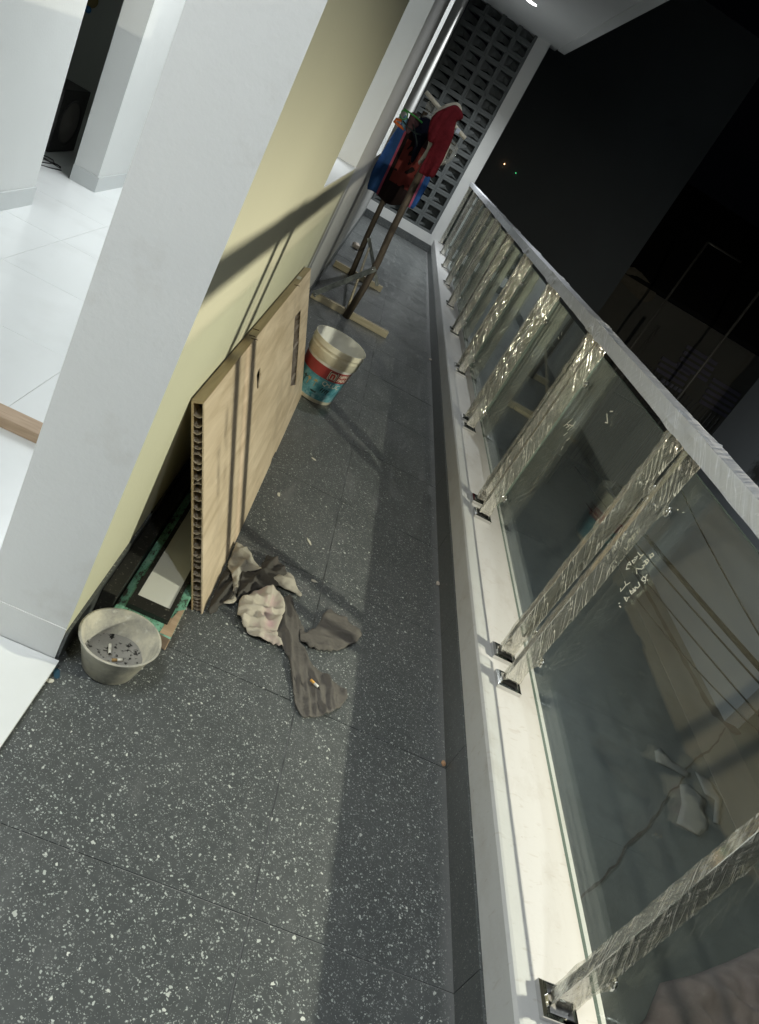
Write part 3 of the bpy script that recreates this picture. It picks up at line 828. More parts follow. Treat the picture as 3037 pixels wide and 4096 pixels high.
# green timber board on the floor behind the slab
gp = thing('green_timber_board', 'thick timber board with chipped green paint behind the leaning slab', 'board', (-0.06, 1.9, 0))
PA, PB = 1.49, 3.2
bm = bmesh.new(); box(bm, -0.152, 0.010, PA, PB, 0.001, 0.040)
for v_ in bm.verts:
    if v_.co.y < 2: v_.co.y += 0.012 * noise.noise(v_.co * 20) - (0.018 if v_.co.x > -0.05 else -0.01)
bmesh.ops.bevel(bm, geom=list(bm.edges), offset=0.002, segments=1, affect='EDGES')
bm.normal_update()
for f in bm.faces: f.material_index = 0 if f.normal.z > 0.5 else 1
obj('board_body', bm, [M['green'], M['batten_brown']], gp)
bm = bmesh.new()
sheet_o = [(-0.022, 1.478), (0.0095, 1.479), (0.0095, 1.60), (-0.004, 1.585), (-0.010, 1.55), (-0.024, 1.535), (-0.02, 1.51)]
bm.free()
bm = sheet(sheet_o, lambda u, v, d: 0.0412, 0.02, lambda u, v, h: Vector((u, v, h)), 0)
obj('bare_wood_patch', bm, M['batten_brown'], gp)
# dark tarred strip between the board and the wall
obj('dark_timber_strip', B(-0.196, -0.156, 1.50, 3.3, 0.001, 0.075, bevel=.003), M['frame_black'], label='dark timber strip lying at the foot of the cream wall', cat='wood')

# framed mirror lying on the board
mi = thing('framed_panel', 'narrow white panel in a black frame lying on the green board', 'panel', (-0.07, 1.9, 0.05))
MA, MB = 1.515, 2.55; z0, z1 = 0.0415, 0.056
bm = bmesh.new()
box(bm, -0.128, -0.116, MA, MB, z0, z1); box(bm, -0.026, -0.014, MA, MB, z0, z1)
box(bm, -0.116, -0.026, MA, MA + 0.045, z0, z1); box(bm, -0.116, -0.026, MB - .04, MB, z0, z1)
obj('frame', bm, M['frame_black'], mi)
obj('white_pane', B(-0.1159, -0.0261, MA + .0451, MB - .0401, z0, 0.0535), M['mirror'], mi)

# basin with ash and cigarette ends
bs = thing('cement_basin', 'round cement stained plastic basin with ash and cigarette ends inside', 'basin', (-0.092, 1.345, 0))
m = mat('cement_stained_plastic', (0.42, 0.41, 0.36), 0.7); g = N(m); p = g.pos()
c = g.mix(g.ramp(g.noise(p, 16, 5, 0.65), [(0.38, 0.0), (0.68, 1.0)]), (0.56, 0.53, 0.44), (0.28, 0.275, 0.26))
c = g.mix(g.ramp(g.noise(p, 55, 4), [(0.60, 0.0), (0.72, 0.8)]), c, (0.62, 0.61, 0.56))
pz = g.sep(p)
g.color(c); g.bump(g.noise(p, 60, 4), 0.3, 0.004); M['basin'] = m
m = mat('ash_bottom', (0.2, 0.2, 0.19), 0.9); g = N(m); p = g.pos()
c = g.mix(g.noise(p, 24, 4), (0.20, 0.195, 0.185), (0.40, 0.39, 0.37))
c = g.mix(g.ramp(g.noise(p, 75, 4, 0.6), [(0.55, 0.0), (0.63, 1.0)]), c, (0.012, 0.012, 0.011)); g.color(c); g.bump(g.noise(p, 140, 3), 0.5, 0.004); M['ash'] = m
BM4 = Matrix.Translation((-0.0925, 1.346, 0.0)) @ Matrix.Rotation(math.radians(-1.5), 4, 'Y')
bm = bmesh.new(); rg = lathe(bm, [(0.001, .002), (0.058, 0.002), (0.064, 0.006), (0.091, 0.100), (0.0945, 0.1015), (0.0955, 0.0985), (0.0925, 0.097), (0.0925, 0.102), (0.0895, 0.1005), (0.062, 0.014), (0.058, 0.012)], 64, BM4)
for rr in rg:
    for v_ in rr: v_.co += Vector((noise.noise(v_.co * 12), noise.noise(v_.co * 12 + Vector((5, 5, 5))), 0)) * 0.0015
obj('basin_shell', bm, M['basin'], bs, True)
bm = bmesh.new()
rg = lathe(bm, [(0.0715, 0.040), (0.064, 0.034), (0.05, 0.0305), (0.02, 0.030), (0.001, 0.0305)], 40, BM4)
for rr in rg[:-1]:
    for v_ in rr: v_.co.z += 0.0025 * noise.noise(v_.co * 60)
obj('ash_layer', bm, M['ash'], bs, True)
M['paper_white'] = mat('cigarette_paper', (0.78, 0.76, 0.70), 0.8); M['filter_dull'] = mat('stained_filter', (0.38, 0.24, 0.10), 0.8); M['filter'] = mat('cigarette_filter', (0.72, 0.40, 0.10), 0.8); M['ember'] = mat('burnt_tip', (0.02, 0.018, 0.015), 0.9)
def butt(loc, d, L, label, mats=('paper_white', 'filter', 'ember')):
    t = thing('cigarette_end', label, 'cigarette end', loc)
    a = Vector(loc); d = Vector(d).normalized(); r = 0.0038
    bm = bmesh.new(); tube(bm, [a, a + d * L * .45], r, 10); obj('filter', bm, M[mats[1]], t, True)
    bm = bmesh.new(); tube(bm, [a + d * L * .451, a + d * L * .92], r * .98, 10); obj('paper', bm, M[mats[0]], t, True)
    bm = bmesh.new(); tube(bm, [a + d * L * .921, a + d * L], [r * .9, r * .5], 10); obj('burnt_tip', bm, M[mats[2]], t, True)
butt((-0.112, 1.372, 0.040), (0.35, -0.9, -.1), 0.030, 'white cigarette end in the basin, nearer its wall side', ('paper_white', 'paper_white', 'ember'))
butt((-0.090, 1.332, 0.036), (0.8, 0.5, 0), 0.026, 'brown tipped cigarette end in the middle of the basin', ('paper_white', 'filter_dull', 'ember'))

# paint bucket
BK = Vector((0.098, 3.668, 0))
tilt = Matrix.Translation(BK) @ Matrix.Rotation(math.radians(3.2), 4, 'Y') @ Matrix.Rotation(math.radians(2.2), 4, 'X') @ Matrix.Translation((0, 0, 0.007))
bk = thing('paint_bucket', 'open cream paint bucket with a red and blue label beside the leaning slab', 'bucket', tuple(BK))
RB, RT, HB = 0.114, 0.142, 0.318
def rad(z): return RB + (RT - 0.006 - RB) * z / HB
m = mat('cream_bucket_plastic', (0.70, 0.66, 0.53), 0.35); g = N(m); p = g.pos()
dirt = g.ramp(g.noise(g.mapping(p, (1, 1, 3)), 22, 5, 0.65), [(0.58, 0.0), (0.70, 1.0)])
g.color(g.mix(g.math('MULTIPLY', dirt, 0.45), (0.72, 0.68, 0.55), (0.33, 0.27, 0.17))); M['bucket'] = m
M['bucket_in'] = paint('bucket_inside', (0.80, 0.80, 0.77), 0.4, 0.2)
bm = bmesh.new()
zc0 = 0.222
lathe(bm, [(0.001, 0.0), (RB - .004, 0.0), (RB, 0.004), (rad(zc0), zc0), (rad(zc0) + .0085, zc0 + .004), (rad(zc0) + .010, zc0 + .045), (rad(zc0) + .0115, zc0 + .048), (rad(.27) + .0075, .2705), (rad(.28) + .0045, .275),
           (rad(.286) + .004, .286), (rad(.288) + .0085, .288), (rad(.293) + .0085, .2935), (rad(.295) + .004, .295), (rad(HB) + .006, HB - .002), (rad(HB) + .0045, HB), (rad(HB) + .002, HB - .001)], 64, tilt)
obj('bucket_shell', bm, M['bucket'], bk, True)
bm = bmesh.new(); lathe(bm, [(rad(HB) + .002, HB - .001), (RB - .002, 0.008), (0.001, 0.007)], 64, tilt); obj('bucket_lining', bm, M['bucket_in'], bk, True)
# label bands
def band(z0, z1, off, a0=0, a1=2 * PI, n=64, wav=None):
    bm = bmesh.new(); R = []
    nz = 4
    for k in range(n + 1):
        a = a0 + (a1 - a0) * k / n
        col = []
        for j in range(nz + 1):
            zz = z0 + (z1 - z0) * j / nz
            if wav and j == 0: zz += wav(a)
            r = rad(zz) + off
            col.append(bm.verts.new(tilt @ Vector((r * math.sin(a), -r * math.cos(a), zz))))
        R.append(col)
    for k in range(n):
        for j in range(nz): bm.faces.new((R[k][j], R[k + 1][j], R[k + 1][j + 1], R[k][j + 1]))
    bmesh.ops.recalc_face_normals(bm, faces=bm.faces); return bm
m = mat('red_label', (0.30, 0.035, 0.035), 0.4); M['red_label'] = m
m = mat('blue_label', (0.05, 0.30, 0.38), 0.4); g = N(m); p = g.pos(); pz = g.sep(p)
c = g.ramp(g.noise(p, 26, 5, .65), [(0.36, (0.03, 0.17, 0.22)), (0.52, (0.10, 0.31, 0.38)), (0.66, (0.20, 0.42, 0.48)), (0.74, (0.40, 0.36, 0.20))])
lo = g.ramp(pz[2], [(0.03, 1.0), (0.075, 0.0)])
c = g.mix(g.math('MULTIPLY', g.ramp(g.noise(p, 40, 4), [(0.45, 0.0), (0.6, 1.0)]), lo), c, (0.30, 0.48, 0.56))
g.color(c); M['blue_label'] = m
obj('blue_label', band(0.022, 0.150, 0.0008), M['blue_label'], bk, True)
obj('red_label', band(0.150, 0.208, 0.0009, wav=lambda a: -0.004 * math.cos(a)), M['red_label'], bk, True)
def text_faces(body, size, shear=0.0, bold=0.0):
    cu = bpy.data.curves.new('text', 'FONT'); cu.body = body; cu.size = size; cu.shear = shear; cu.offset = bold; cu.resolution_u = 3; cu.fill_mode = 'FRONT'
    o = bpy.data.objects.new('text', cu); C.objects.link(o)
    dg = bpy.context.evaluated_depsgraph_get(); dg.update()
    me = bpy.data.meshes.new_from_object(o.evaluated_get(dg))
    vs = [tuple(v.co) for v in me.vertices]; fs = [tuple(f.vertices) for f in me.polygons]
    bpy.data.objects.remove(o); bpy.data.curves.remove(cu); bpy.data.meshes.remove(me)
    return vs, fs
def wrap(vs, fs, a0, z0, off):
    bm = bmesh.new()
    bv = []
    for x, y, _ in vs:
        zz = z0 + y; r = rad(zz) + off; a = a0 + x / r
        bv.append(bm.verts.new(tilt @ Vector((r * math.sin(a), -r * math.cos(a), zz))))
    for f in fs:
        try: bm.faces.new([bv[i] for i in f])
        except ValueError: pass
    return bm
M['ink_white'] = mat('white_ink', (0.74, 0.70, 0.60), 0.5); M['ink_black'] = mat('black_ink', (0.03, 0.03, 0.035), 0.5); M['ink_red'] = mat('bright_red_ink', (0.55, 0.06, 0.05), 0.5); M['ink_dark'] = mat('dark_green_ink', (0.02, 0.05, 0.05), 0.5); M['ink_ochre'] = mat('ochre_ink', (0.42, 0.31, 0.12), 0.6)
def rrect(w, h, r, n=5):
    v = []
    for cx, cy, a in ((w - r, r, -PI / 2), (w - r, h - r, 0), (r, h - r, PI / 2), (r, r, PI)):
        for i in range(n + 1):
            b = a + PI / 2 * i / n; v.append((cx + r * math.cos(b), cy + r * math.sin(b), 0))
    return v, [tuple(range(len(v)))]
A_LOGO = math.radians(10)
for w, off, mt, sh in ((0.050, .0014, 'ink_white', 0), (0.044, .0018, 'ink_black', .003), (0.037, .0022, 'ink_white', .0065)):
    vs, fs = rrect(w, w, 0.006)
    vs = [(x + sh, y + sh, 0) for x, y, _ in vs]
    obj('logo', wrap(vs, fs, A_LOGO, 0.152, off), M[mt], bk)
vs, fs = text_faces('n', 0.055, 0.0, 0.0022); vs = [(x + .010, y + .012, 0) for x, y, _ in vs]
obj('logo', wrap(vs, fs, A_LOGO, 0.152, .0026), M['ink_red'], bk)
vs, fs = text_faces('NIPPON', 0.026, 0.22, 0.0006); obj('lettering', wrap(vs, fs, A_LOGO + 0.052 / .128 + .02, 0.181, .0016), M['ink_white'], bk)
vs, fs = text_faces('PAINT', 0.026, 0.22, 0.0006); obj('lettering', wrap(vs, fs, A_LOGO + 0.052 / .128 + .02, 0.157, .0016), M['ink_white'], bk)
for body, da in (('Q', -.06), ('LUC', .25)):
    vs, fs = text_faces(body, 0.036, 0.05); obj('lettering', wrap(vs, fs, A_LOGO + da, 0.112, .0016), M['ink_white'], bk)
vs, fs = rrect(.009, .006, .001); obj('lettering', wrap(vs, fs, A_LOGO + .165, 0.122, .0016), M['ink_white'], bk)
# small figures, a boat and palms printed on the blue part
bm = bmesh.new(); bvs = []
def decal(pts, a0, z0, mt, name='printed_figure'):
    vs = [(x, y, 0) for x, y in pts]
    obj(name, wrap(vs, [tuple(range(len(vs)))], a0, z0, .0015), M[mt], bk)
for k, (a, z) in enumerate(((12, .072), (18, .070), (24, .071), (29, .068))):
    decal([(0, 0), (.004, 0), (.006, .012), (.012, .022), (.009, .026), (.003, .024), (-.001, .012)], math.radians(a), z, 'ink_dark')
decal([(0, .006), (.012, 0), (.034, .002), (.040, .012), (.028, .009), (.010, .012)], math.radians(-12), .052, 'ink_dark')
decal([(0, 0), (.003, 0), (.006, .03), (.016, .034), (.008, .040), (.012, .048), (.003, .042), (-.008, .046), (-.003, .038), (-.012, .034), (.002, .031)], math.radians(-26), .072, 'ink_ochre')
decal([(0, 0), (.003, 0), (.002, .03), (.014, .03), (.006, .036), (.004, .044), (-.002, .038), (-.012, .040), (-.006, .033), (-.014, .026), (0, .029)], math.radians(-8), .082, 'ink_ochre')
decal([(0, 0), (.004, 0), (.006, .04), (.018, .050), (.006, .050), (.002, .060), (-.004, .050), (-.016, .046), (.001, .040)], math.radians(-38), .06, 'ink_dark')

# ------------------------------------------------------------------ rags on the floor
def rag_h(base, amp, dirs, crump=0.0, seed=0.0, edge=0.008):
    def h(u, v, d):
        e = 1 - math.exp(-d / edge)
        z = base * (0.35 + 0.65 * (1 - math.exp(-d / 0.03))) * (0.75 + 0.6 * noise.noise(Vector((u * 14, v * 14, seed))))
        for (dx, dy, fq, a) in dirs:
            L = math.hypot(dx, dy); s = (u * -dy + v * dx) / L; t = (u * dx + v * dy) / L
            ph = s * fq * 6.2832 + 2.6 * noise.noise(Vector((t * 6, s * 5, seed))) + 0.9 * noise.noise(Vector((t * 24, s * 16, seed)))
            k = 0.45 + 1.1 * noise.noise(Vector((s * 14, t * 7, seed + 4)))
            z += a * max(0.15, k) * (1 - abs(math.sin(ph * 0.5))) ** 1.6 * (0.6 + 0.4 * e) * 2.6
        if crump:
            rr = random.Random(int(seed * 10))
            acc = 0.0
            for k_ in range(9):
                an = rr.uniform(0, PI); fq_ = rr.uniform(7, 26); ph_ = rr.random(); wt = 13.0 / (fq_ + 4)
                s_ = u * math.cos(an) + v * math.sin(an); t_ = v * math.cos(an) - u * math.sin(an)
                x_ = s_ * fq_ + ph_ + 0.55 * noise.noise(Vector((t_ * 13, s_ * 9, k_ + seed)))
                gate = max(0.0, 0.35 + 1.3 * noise.noise(Vector((u * 13 + k_ * 3.1, v * 13, seed + k_))))
                acc += wt * gate * (1 - abs((x_ % 1.0) * 2 - 1)) ** 2.2
            z += crump * acc * (0.55 + 0.45 * e)
        z += 0.0012 * noise.noise(Vector((u * 130, v * 130, seed)))
        return max(z, 0.0) + 0.0022
    return h
R_ = {
 'light': [(0.060, 2.055), (0.111, 2.050), (0.130, 1.999), (0.167, 1.984), (0.169, 1.960), (0.115, 1.923), (0.116, 1.894), (0.125, 1.807), (0.131, 1.756), (0.115, 1.736), (0.095, 1.730), (0.118, 1.768), (0.104, 1.836), (0.083, 1.891), (0.066, 1.905), (0.063, 1.991)],
 'dark1': [(0.066, 1.905), (0.083, 1.893), (0.108, 1.836), (0.121, 1.768), (0.095, 1.728), (0.093, 1.696), (0.078, 1.668), (0.066, 1.683), (0.065, 1.757), (0.063, 1.844)],
 'dark2': [(0.171, 2.077), (0.204, 2.067), (0.255, 2.022), (0.249, 1.949), (0.228, 1.908), (0.211, 1.901), (0.177, 1.869), (0.153, 1.822), (0.137, 1.787), (0.134, 1.758), (0.125, 1.807), (0.116, 1.894), (0.115, 1.923), (0.169, 1.960), (0.166, 1.990)],
 'patch': [(0.203, 1.922), (0.217, 1.961), (0.241, 1.992), (0.255, 2.022), (0.278, 2.002), (0.291, 1.968), (0.317, 1.951), (0.319, 1.928), (0.290, 1.931), (0.246, 1.928)],
 'pink': [(0.153, 1.822), (0.211, 1.901), (0.266, 1.898), (0.269, 1.845), (0.278, 1.813), (0.271, 1.739), (0.283, 1.696), (0.310, 1.662), (0.277, 1.657), (0.239, 1.651), (0.205, 1.653), (0.174, 1.676), (0.148, 1.715), (0.138, 1.783)],
 'long': [(0.266, 1.898), (0.291, 1.926), (0.306, 1.872), (0.329, 1.811), (0.346, 1.728), (0.374, 1.686), (0.395, 1.661), (0.424, 1.642), (0.481, 1.622), (0.529, 1.592), (0.494, 1.513), (0.443, 1.462), (0.403, 1.440), (0.378, 1.476), (0.365, 1.518), (0.348, 1.577), (0.331, 1.635), (0.309, 1.664), (0.285, 1.697), (0.271, 1.739), (0.278, 1.813), (0.269, 1.851)],
 'tail': [(0.306, 1.872), (0.334, 1.825), (0.360, 1.773), (0.371, 1.794), (0.392, 1.824), (0.402, 1.884), (0.413, 1.947), (0.456, 1.940), (0.512, 1.916), (0.549, 1.896), (0.533, 1.853), (0.504, 1.807), (0.469, 1.760), (0.430, 1.730), (0.396, 1.721), (0.372, 1.720), (0.348, 1.735), (0.329, 1.811)],
}
M['rag_light'] = cloth_mat('dirty_cream_cloth', (0.46, 0.43, 0.37), 0.25, col2=(0.26, 0.24, 0.21))
M['rag_dark'] = cloth_mat('charcoal_cloth', (0.085, 0.08, 0.074), 0.12)
M['rag_pink'] = cloth_mat('faded_pink_cloth', (0.50, 0.46, 0.39), 0.2, col2=(0.46, 0.32, 0.33))
M['rag_grey'] = cloth_mat('grey_brown_cloth', (0.135, 0.125, 0.115), 0.10)
flat = lambda u, v, h: Vector((u, v, h))
def rag(key, hf, material, label, rounds=1, res=0.0036, name='rag'):
    bm = sheet(R_[key], hf, res, flat, rounds, 5, 0.005)
    o = obj(name, bm, material, None, True, label=label, cat='rag')
    s = o.modifiers.new('thickness', 'SOLIDIFY'); s.thickness = 0.0016; s.offset = 0
    return o
rag('dark1', rag_h(0.010, 0.008, [(0.2, 1, 38, 0.010)], 0.003, 3.0), M['rag_dark'], 'dark cloth folded under the edge of the leaning slab')
rag('dark2', rag_h(0.014, 0.01, [(0.25, 1, 26, 0.012), (1, .4, 17, 0.006)], 0.010, 8.0), M['rag_dark'], 'charcoal rag bunched between the cream and the pink rags')
rag('light', rag_h(0.022, 0.01, [(0.35, 1, 24, 0.010), (1, .1, 15, 0.005)], 0.010, 1.0), M['rag_light'], 'dirty cream rag folded over at the foot of the slab')
rag('pink', rag_h(0.004, 0.01, [(1, .6, 24, 0.006)], 0.024, 6.7), M['rag_pink'], 'crumpled pale rag with faded pink stains')
rag('long', rag_h(0.005, 0.01, [(0.42, -1, 23, 0.010), (0.2, -1, 43, 0.004)], 0.004, 11.0), M['rag_grey'], 'long grey brown rag stretched towards the camera with a cigarette end on it')
rag('tail', rag_h(0.004, 0.01, [(1, .35, 24, 0.008), (1, .1, 40, 0.005)], 0.005, 15.0), M['rag_grey'], 'grey rag fanned out towards the kerb beside the long one')
rag('patch', rag_h(0.032, 0.01, [(1, -.4, 21, 0.006)], 0.010, 20.0), M['rag_light'], 'small pale scrap of cloth on top of the charcoal rag')
butt((0.399, 1.562, 0.031), (0.86, -0.5, 0.0), 0.032, 'orange tipped cigarette end lying on the long grey rag')

# ------------------------------------------------------------------ clothes rack
rk = thing('clothes_rack', 'home made clothes rack of two brown poles on timber feet', 'clothes rack', (0.08, 6.2, 0))
FY, BY = 5.48, 6.92
bm = bmesh.new(); beam(bm, (-0.18, FY, 0.026), (0.450, FY + .01, 0.026), 0.045, 0.050); bmesh.ops.bevel(bm, geom=list(bm.edges), offset=.002, segments=1, affect='EDGES'); obj('foot_batten', bm, M['batten'], rk)
bm = bmesh.new(); beam(bm, (-0.166, BY, 0.027), (0.322, BY - .005, 0.027), 0.045, 0.052); bmesh.ops.bevel(bm, geom=list(bm.edges), offset=.002, segments=1, affect='EDGES'); obj('foot_batten', bm, M['batten'], rk)
bm = bmesh.new(); tube(bm, [(0.115, FY - .036, 0.0015), (0.135, FY - .034, 0.25), (0.140, FY - .02, 0.46), (0.128, FY, 0.65), (0.120, FY + .01, 1.03), (0.112, FY + .02, 1.50)], [.027, .025, .024, .024, .023, .022], 12); obj('pole', bm, M['post_brown'], rk, True)
bm = bmesh.new(); tube(bm, [(0.015, BY - .036, 0.0015), (0.007, BY - .03, 0.12), (-0.012, BY - .02, 0.36), (-0.03, BY, 0.9), (-0.04, BY + .01, 1.46)], [.026, .025, .024, .023, .022], 12); obj('pole', bm, M['post_brown'], rk, True)
bm = bmesh.new(); tube(bm, [(-0.04, BY + .01, 1.42), (0.112, FY + .02, 1.46)], 0.011, 10); obj('top_rod', bm, M['galv'], rk, True)
bm = bmesh.new(); tube(bm, [(-0.088, FY - .012, 1.535), (0.276, FY - .012, 1.425)], 0.014, 14); obj('cross_bar', bm, mat('white_pipe', (0.72, 0.69, 0.60), 0.4), rk, True)
def channel(a, b, w, dpt, t=0.0016):
    """thin folded steel channel"""
    a = Vector(a); b = Vector(b); d = (b - a).normalized(); s = d.cross(Vector((0, 1, 0))).normalized(); n = s.cross(d)
    bm = bmesh.new()
    for q0, q1 in (((-w / 2, 0), (w / 2, 0)), ((-w / 2, 0), (-w / 2, dpt)), ((w / 2, 0), (w / 2, dpt)), ((-w / 10, -.002), (w / 10, -.002))):
        mid = ((q0[0] + q1[0]) / 2, (q0[1] + q1[1]) / 2)
        ww = max(abs(q1[0] - q0[0]), t); hh = max(abs(q1[1] - q0[1]), t)
        off = s * mid[0] + n * mid[1]
        vs = []
        for e in (a, b):
            for i, j in ((-1, -1), (1, -1), (1, 1), (-1, 1)): vs.append(bm.verts.new(e + off + s * i * ww / 2 + n * j * hh / 2))
        for q in ((0, 3, 2, 1), (4, 5, 6, 7), (0, 1, 5, 4), (1, 2, 6, 5), (2, 3, 7, 6), (3, 0, 4, 7)): bm.faces.new([vs[i] for i in q])
    bmesh.ops.recalc_face_normals(bm, faces=bm.faces)
    return bm
obj('brace', channel((-0.168, FY - .031, 0.035), (0.148, FY - .052, 0.415), 0.034, 0.022), M['galv'], rk)
obj('brace', channel((0.27, BY - .030, 0.04), (0.008, BY - .048, 0.37), 0.030, 0.020), M['galv'], rk)
bm = bmesh.new(); tube(bm, [(0.10, FY + .03, 0.05), (0.05, BY - .06, 0.30)], 0.010, 8); obj('brace', bm, M['batten'], rk, True)
M['screw'] = mat('bright_screw', (0.7, 0.7, 0.68), 0.25, 1.0)
for q in ((-0.155, FY - .034, .045), (-0.150, FY - .034, .028), (0.132, FY - .056, .400)):
    bm = bmesh.new(); bmesh.ops.create_uvsphere(bm, u_segments=10, v_segments=6, radius=0.007, matrix=Matrix.Translation(q)); obj('screw', bm, M['screw'], rk, True)

# clothes: each garment a thing of its own
def hang(name, outline, y, depth, folds, material, label, cat, seed=1.0, rounds=1, res=0.010, thick=0.004, lean=0.0):
    def h(u, v, d):
        e = 1 - math.exp(-d / 0.02)
        w = 0
        for fq, a in folds:
            s = u + 0.10 * noise.noise(Vector((u * 5, v * 2.2, seed)))
            w += a * (1 - 2 * abs(noise.noise(Vector((s * fq, v * 1.4, seed)))))
        return w + depth * e
    bm = sheet(outline, h, res, lambda u, v, hh: Vector((u, y - hh + lean * (v - 1.2), v)), rounds, 9)
    o = obj(name, bm, material, None, True, label=label, cat=cat)
    s = o.modifiers.new('thickness', 'SOLIDIFY'); s.thickness = thick; s.offset = 0
    return o
# beach towel: blue border, pink stripe, black middle with rust-red print
m = mat('striped_towel', (0.03, 0.07, 0.22), 0.95, 0, 0.1); g = N(m); p = g.pos(); q = g.sep(p)
u = g.math('ADD', q[0], g.math('MULTIPLY', g.math('SUBTRACT', q[2], 1.1), 0.03))
st = g.ramp(u, [(0.0, (0, 0, 0)), (1.0, (1, 1, 1))])
mr = g.n('ShaderNodeMapRange'); g.l(u, mr.inputs[0]); mr.inputs[1].default_value = -0.185; mr.inputs[2].default_value = 0.21
rp = g.n('ShaderNodeValToRGB'); rp.color_ramp.interpolation = 'CONSTANT'; g.l(mr.outputs[0], rp.inputs['Fac'])
stops = [(0.0, (0.030, 0.085, 0.24)), (0.22, (0.36, 0.08, 0.13)), (0.258, (0.020, 0.013, 0.013)), (0.843, (0.42, 0.11, 0.19)), (0.88, (0.035, 0.11, 0.34))]
e = rp.color_ramp.elements
while len(e) < len(stops): e.new(.5)
for i, (pp, cc) in enumerate(stops): e[i].position = pp; e[i].color = (*cc, 1)
c = rp.outputs['Color']
inb = g.math('MULTIPLY', g.math('GREATER_THAN', mr.outputs[0], 0.33), g.math('LESS_THAN', mr.outputs[0], 0.74))
zb = g.math('MULTIPLY', g.math('GREATER_THAN', q[2], 0.95), g.math('LESS_THAN', q[2], 1.24))
pr = g.math('GREATER_THAN', g.noise(g.mapping(p, (1, 1, .8)), 13, 2, 0.5, 0.4), 0.46)
g.color(g.mix(g.math('MULTIPLY', g.math('MULTIPLY', inb, zb), pr), c, (0.165, 0.036, 0.031)))
g.bump(g.noise(p, 240, 2), 0.4, 0.002); M['towel'] = m
tw = [(-0.153, 1.291), (-0.135, 1.318), (-0.102, 1.330), (-0.024, 1.355), (0.052, 1.338), (0.129, 1.262), (0.205, 1.101), (0.208, 1.00), (0.200, 0.865), (0.161, 0.858), (0.129, 0.866), (0.092, 0.838), (0.034, 0.806), (-0.029, 0.810), (-0.087, 0.829), (-0.129, 0.831), (-0.164, 0.821), (-0.185, 0.960), (-0.178, 1.060), (-0.167, 1.173)]
hang('beach_towel', tw, 5.72, 0.012, [(9, 0.030), (22, 0.010)], M['towel'], 'blue beach towel with a black and rust red middle hanging on the rack', 'towel', 2.0)
M['maroon'] = cloth_mat('maroon_cloth', (0.115, 0.011, 0.017), 0.55, scale=22)
M['offwhite'] = cloth_mat('off_white_cloth', (0.52, 0.50, 0.43), 0.12)
lin = [(0.013, 1.428), (0.022, 1.471), (0.053, 1.525), (0.093, 1.563), (0.120, 1.580), (0.148, 1.576), (0.177, 1.549), (0.170, 1.50), (0.188, 1.437), (0.215, 1.316), (0.219, 1.210), (0.198, 1.19), (0.147, 1.22), (0.098, 1.20), (0.090, 1.157), (0.088, 1.139), (0.069, 1.154), (0.075, 1.183), (0.084, 1.268), (0.049, 1.338)]
hang('white_shirt', lin, 5.452, 0.010, [(12, 0.012)], M['offwhite'], 'off white shirt hanging just behind the maroon shirt', 'shirt', 6.0)
sh = [(0.020, 1.426), (0.034, 1.472), (0.070, 1.515), (0.104, 1.552), (0.130, 1.561), (0.164, 1.552), (0.186, 1.537), (0.200, 1.518), (0.188, 1.498), (0.171, 1.485), (0.178, 1.451), (0.195, 1.406), (0.204, 1.355), (0.207, 1.296), (0.211, 1.235), (0.209, 1.204), (0.213, 1.156), (0.205, 1.118), (0.178, 1.117), (0.168, 1.106), (0.132, 1.106), (0.105, 1.103), (0.100, 1.141), (0.104, 1.200), (0.098, 1.253), (0.103, 1.301), (0.069, 1.293), (0.047, 1.326), (0.030, 1.372), (0.022, 1.400)]
hang('maroon_shirt', sh, 5.425, 0.014, [(16, 0.030), (34, 0.010)], M['maroon'], 'maroon shirt draped over the white cross bar of the rack', 'shirt', 9.0)
M['plum'] = cloth_mat('plum_knit', (0.115, 0.062, 0.072), 0.5, scale=50)
hang('plum_cloth', [(-0.118, 1.395), (-0.07, 1.40), (-0.045, 1.375), (-0.03, 1.345), (-0.055, 1.305), (-0.075, 1.262), (-0.105, 1.285), (-0.112, 1.34)], 5.60, 0.012, [(30, 0.012)], M['plum'], 'small plum coloured knit hung over the green hanger', 'clothing', 4.0)
M['navy'] = cloth_mat('navy_cloth', (0.010, 0.012, 0.026), 0.4)
hang('navy_clothing', [(-0.06, 1.385), (0.0, 1.42), (0.045, 1.40), (0.05, 1.22), (0.045, 1.12), (0.02, 1.13), (0.0, 1.25), (-0.06, 1.29)], 5.64, 0.012, [(18, 0.016)], M['navy'], 'navy clothing hung between the towel and the maroon shirt', 'clothing', 5.0)
m = cloth_mat('sky_blue_cloth', (0.22, 0.42, 0.60), 0.3, scale=60); M['sky'] = m
hang('blue_cloth', [(-0.150, 1.355), (-0.125, 1.36), (-0.095, 1.32), (-0.075, 1.27), (-0.105, 1.275), (-0.145, 1.30)], 5.62, 0.008, [(26, 0.008)], M['sky'], 'small sky blue cloth tucked beside the beach towel', 'clothing', 7.0)
def hanger(label, pts, y, mt, r=0.0055, hook=None):
    t = thing('clothes_hanger', label, 'hanger', (pts[0][0], y, pts[0][1]), 'plastic hangers on the rack')
    bm = bmesh.new(); tube(bm, [(a, y + dy, z) for a, dy, z in pts], r, 8); obj('hanger_arm', bm, mt, t, True)
    if hook:
        bm = bmesh.new(); tube(bm, [(a, y + dy, z) for a, dy, z in hook], r * .8, 8); obj('hook', bm, mt, t, True)
def arc(cx, cz, r, a0, a1, n=10): return [(cx + r * math.cos(a0 + (a1 - a0) * i / n), 0, cz + r * math.sin(a0 + (a1 - a0) * i / n)) for i in range(n + 1)]
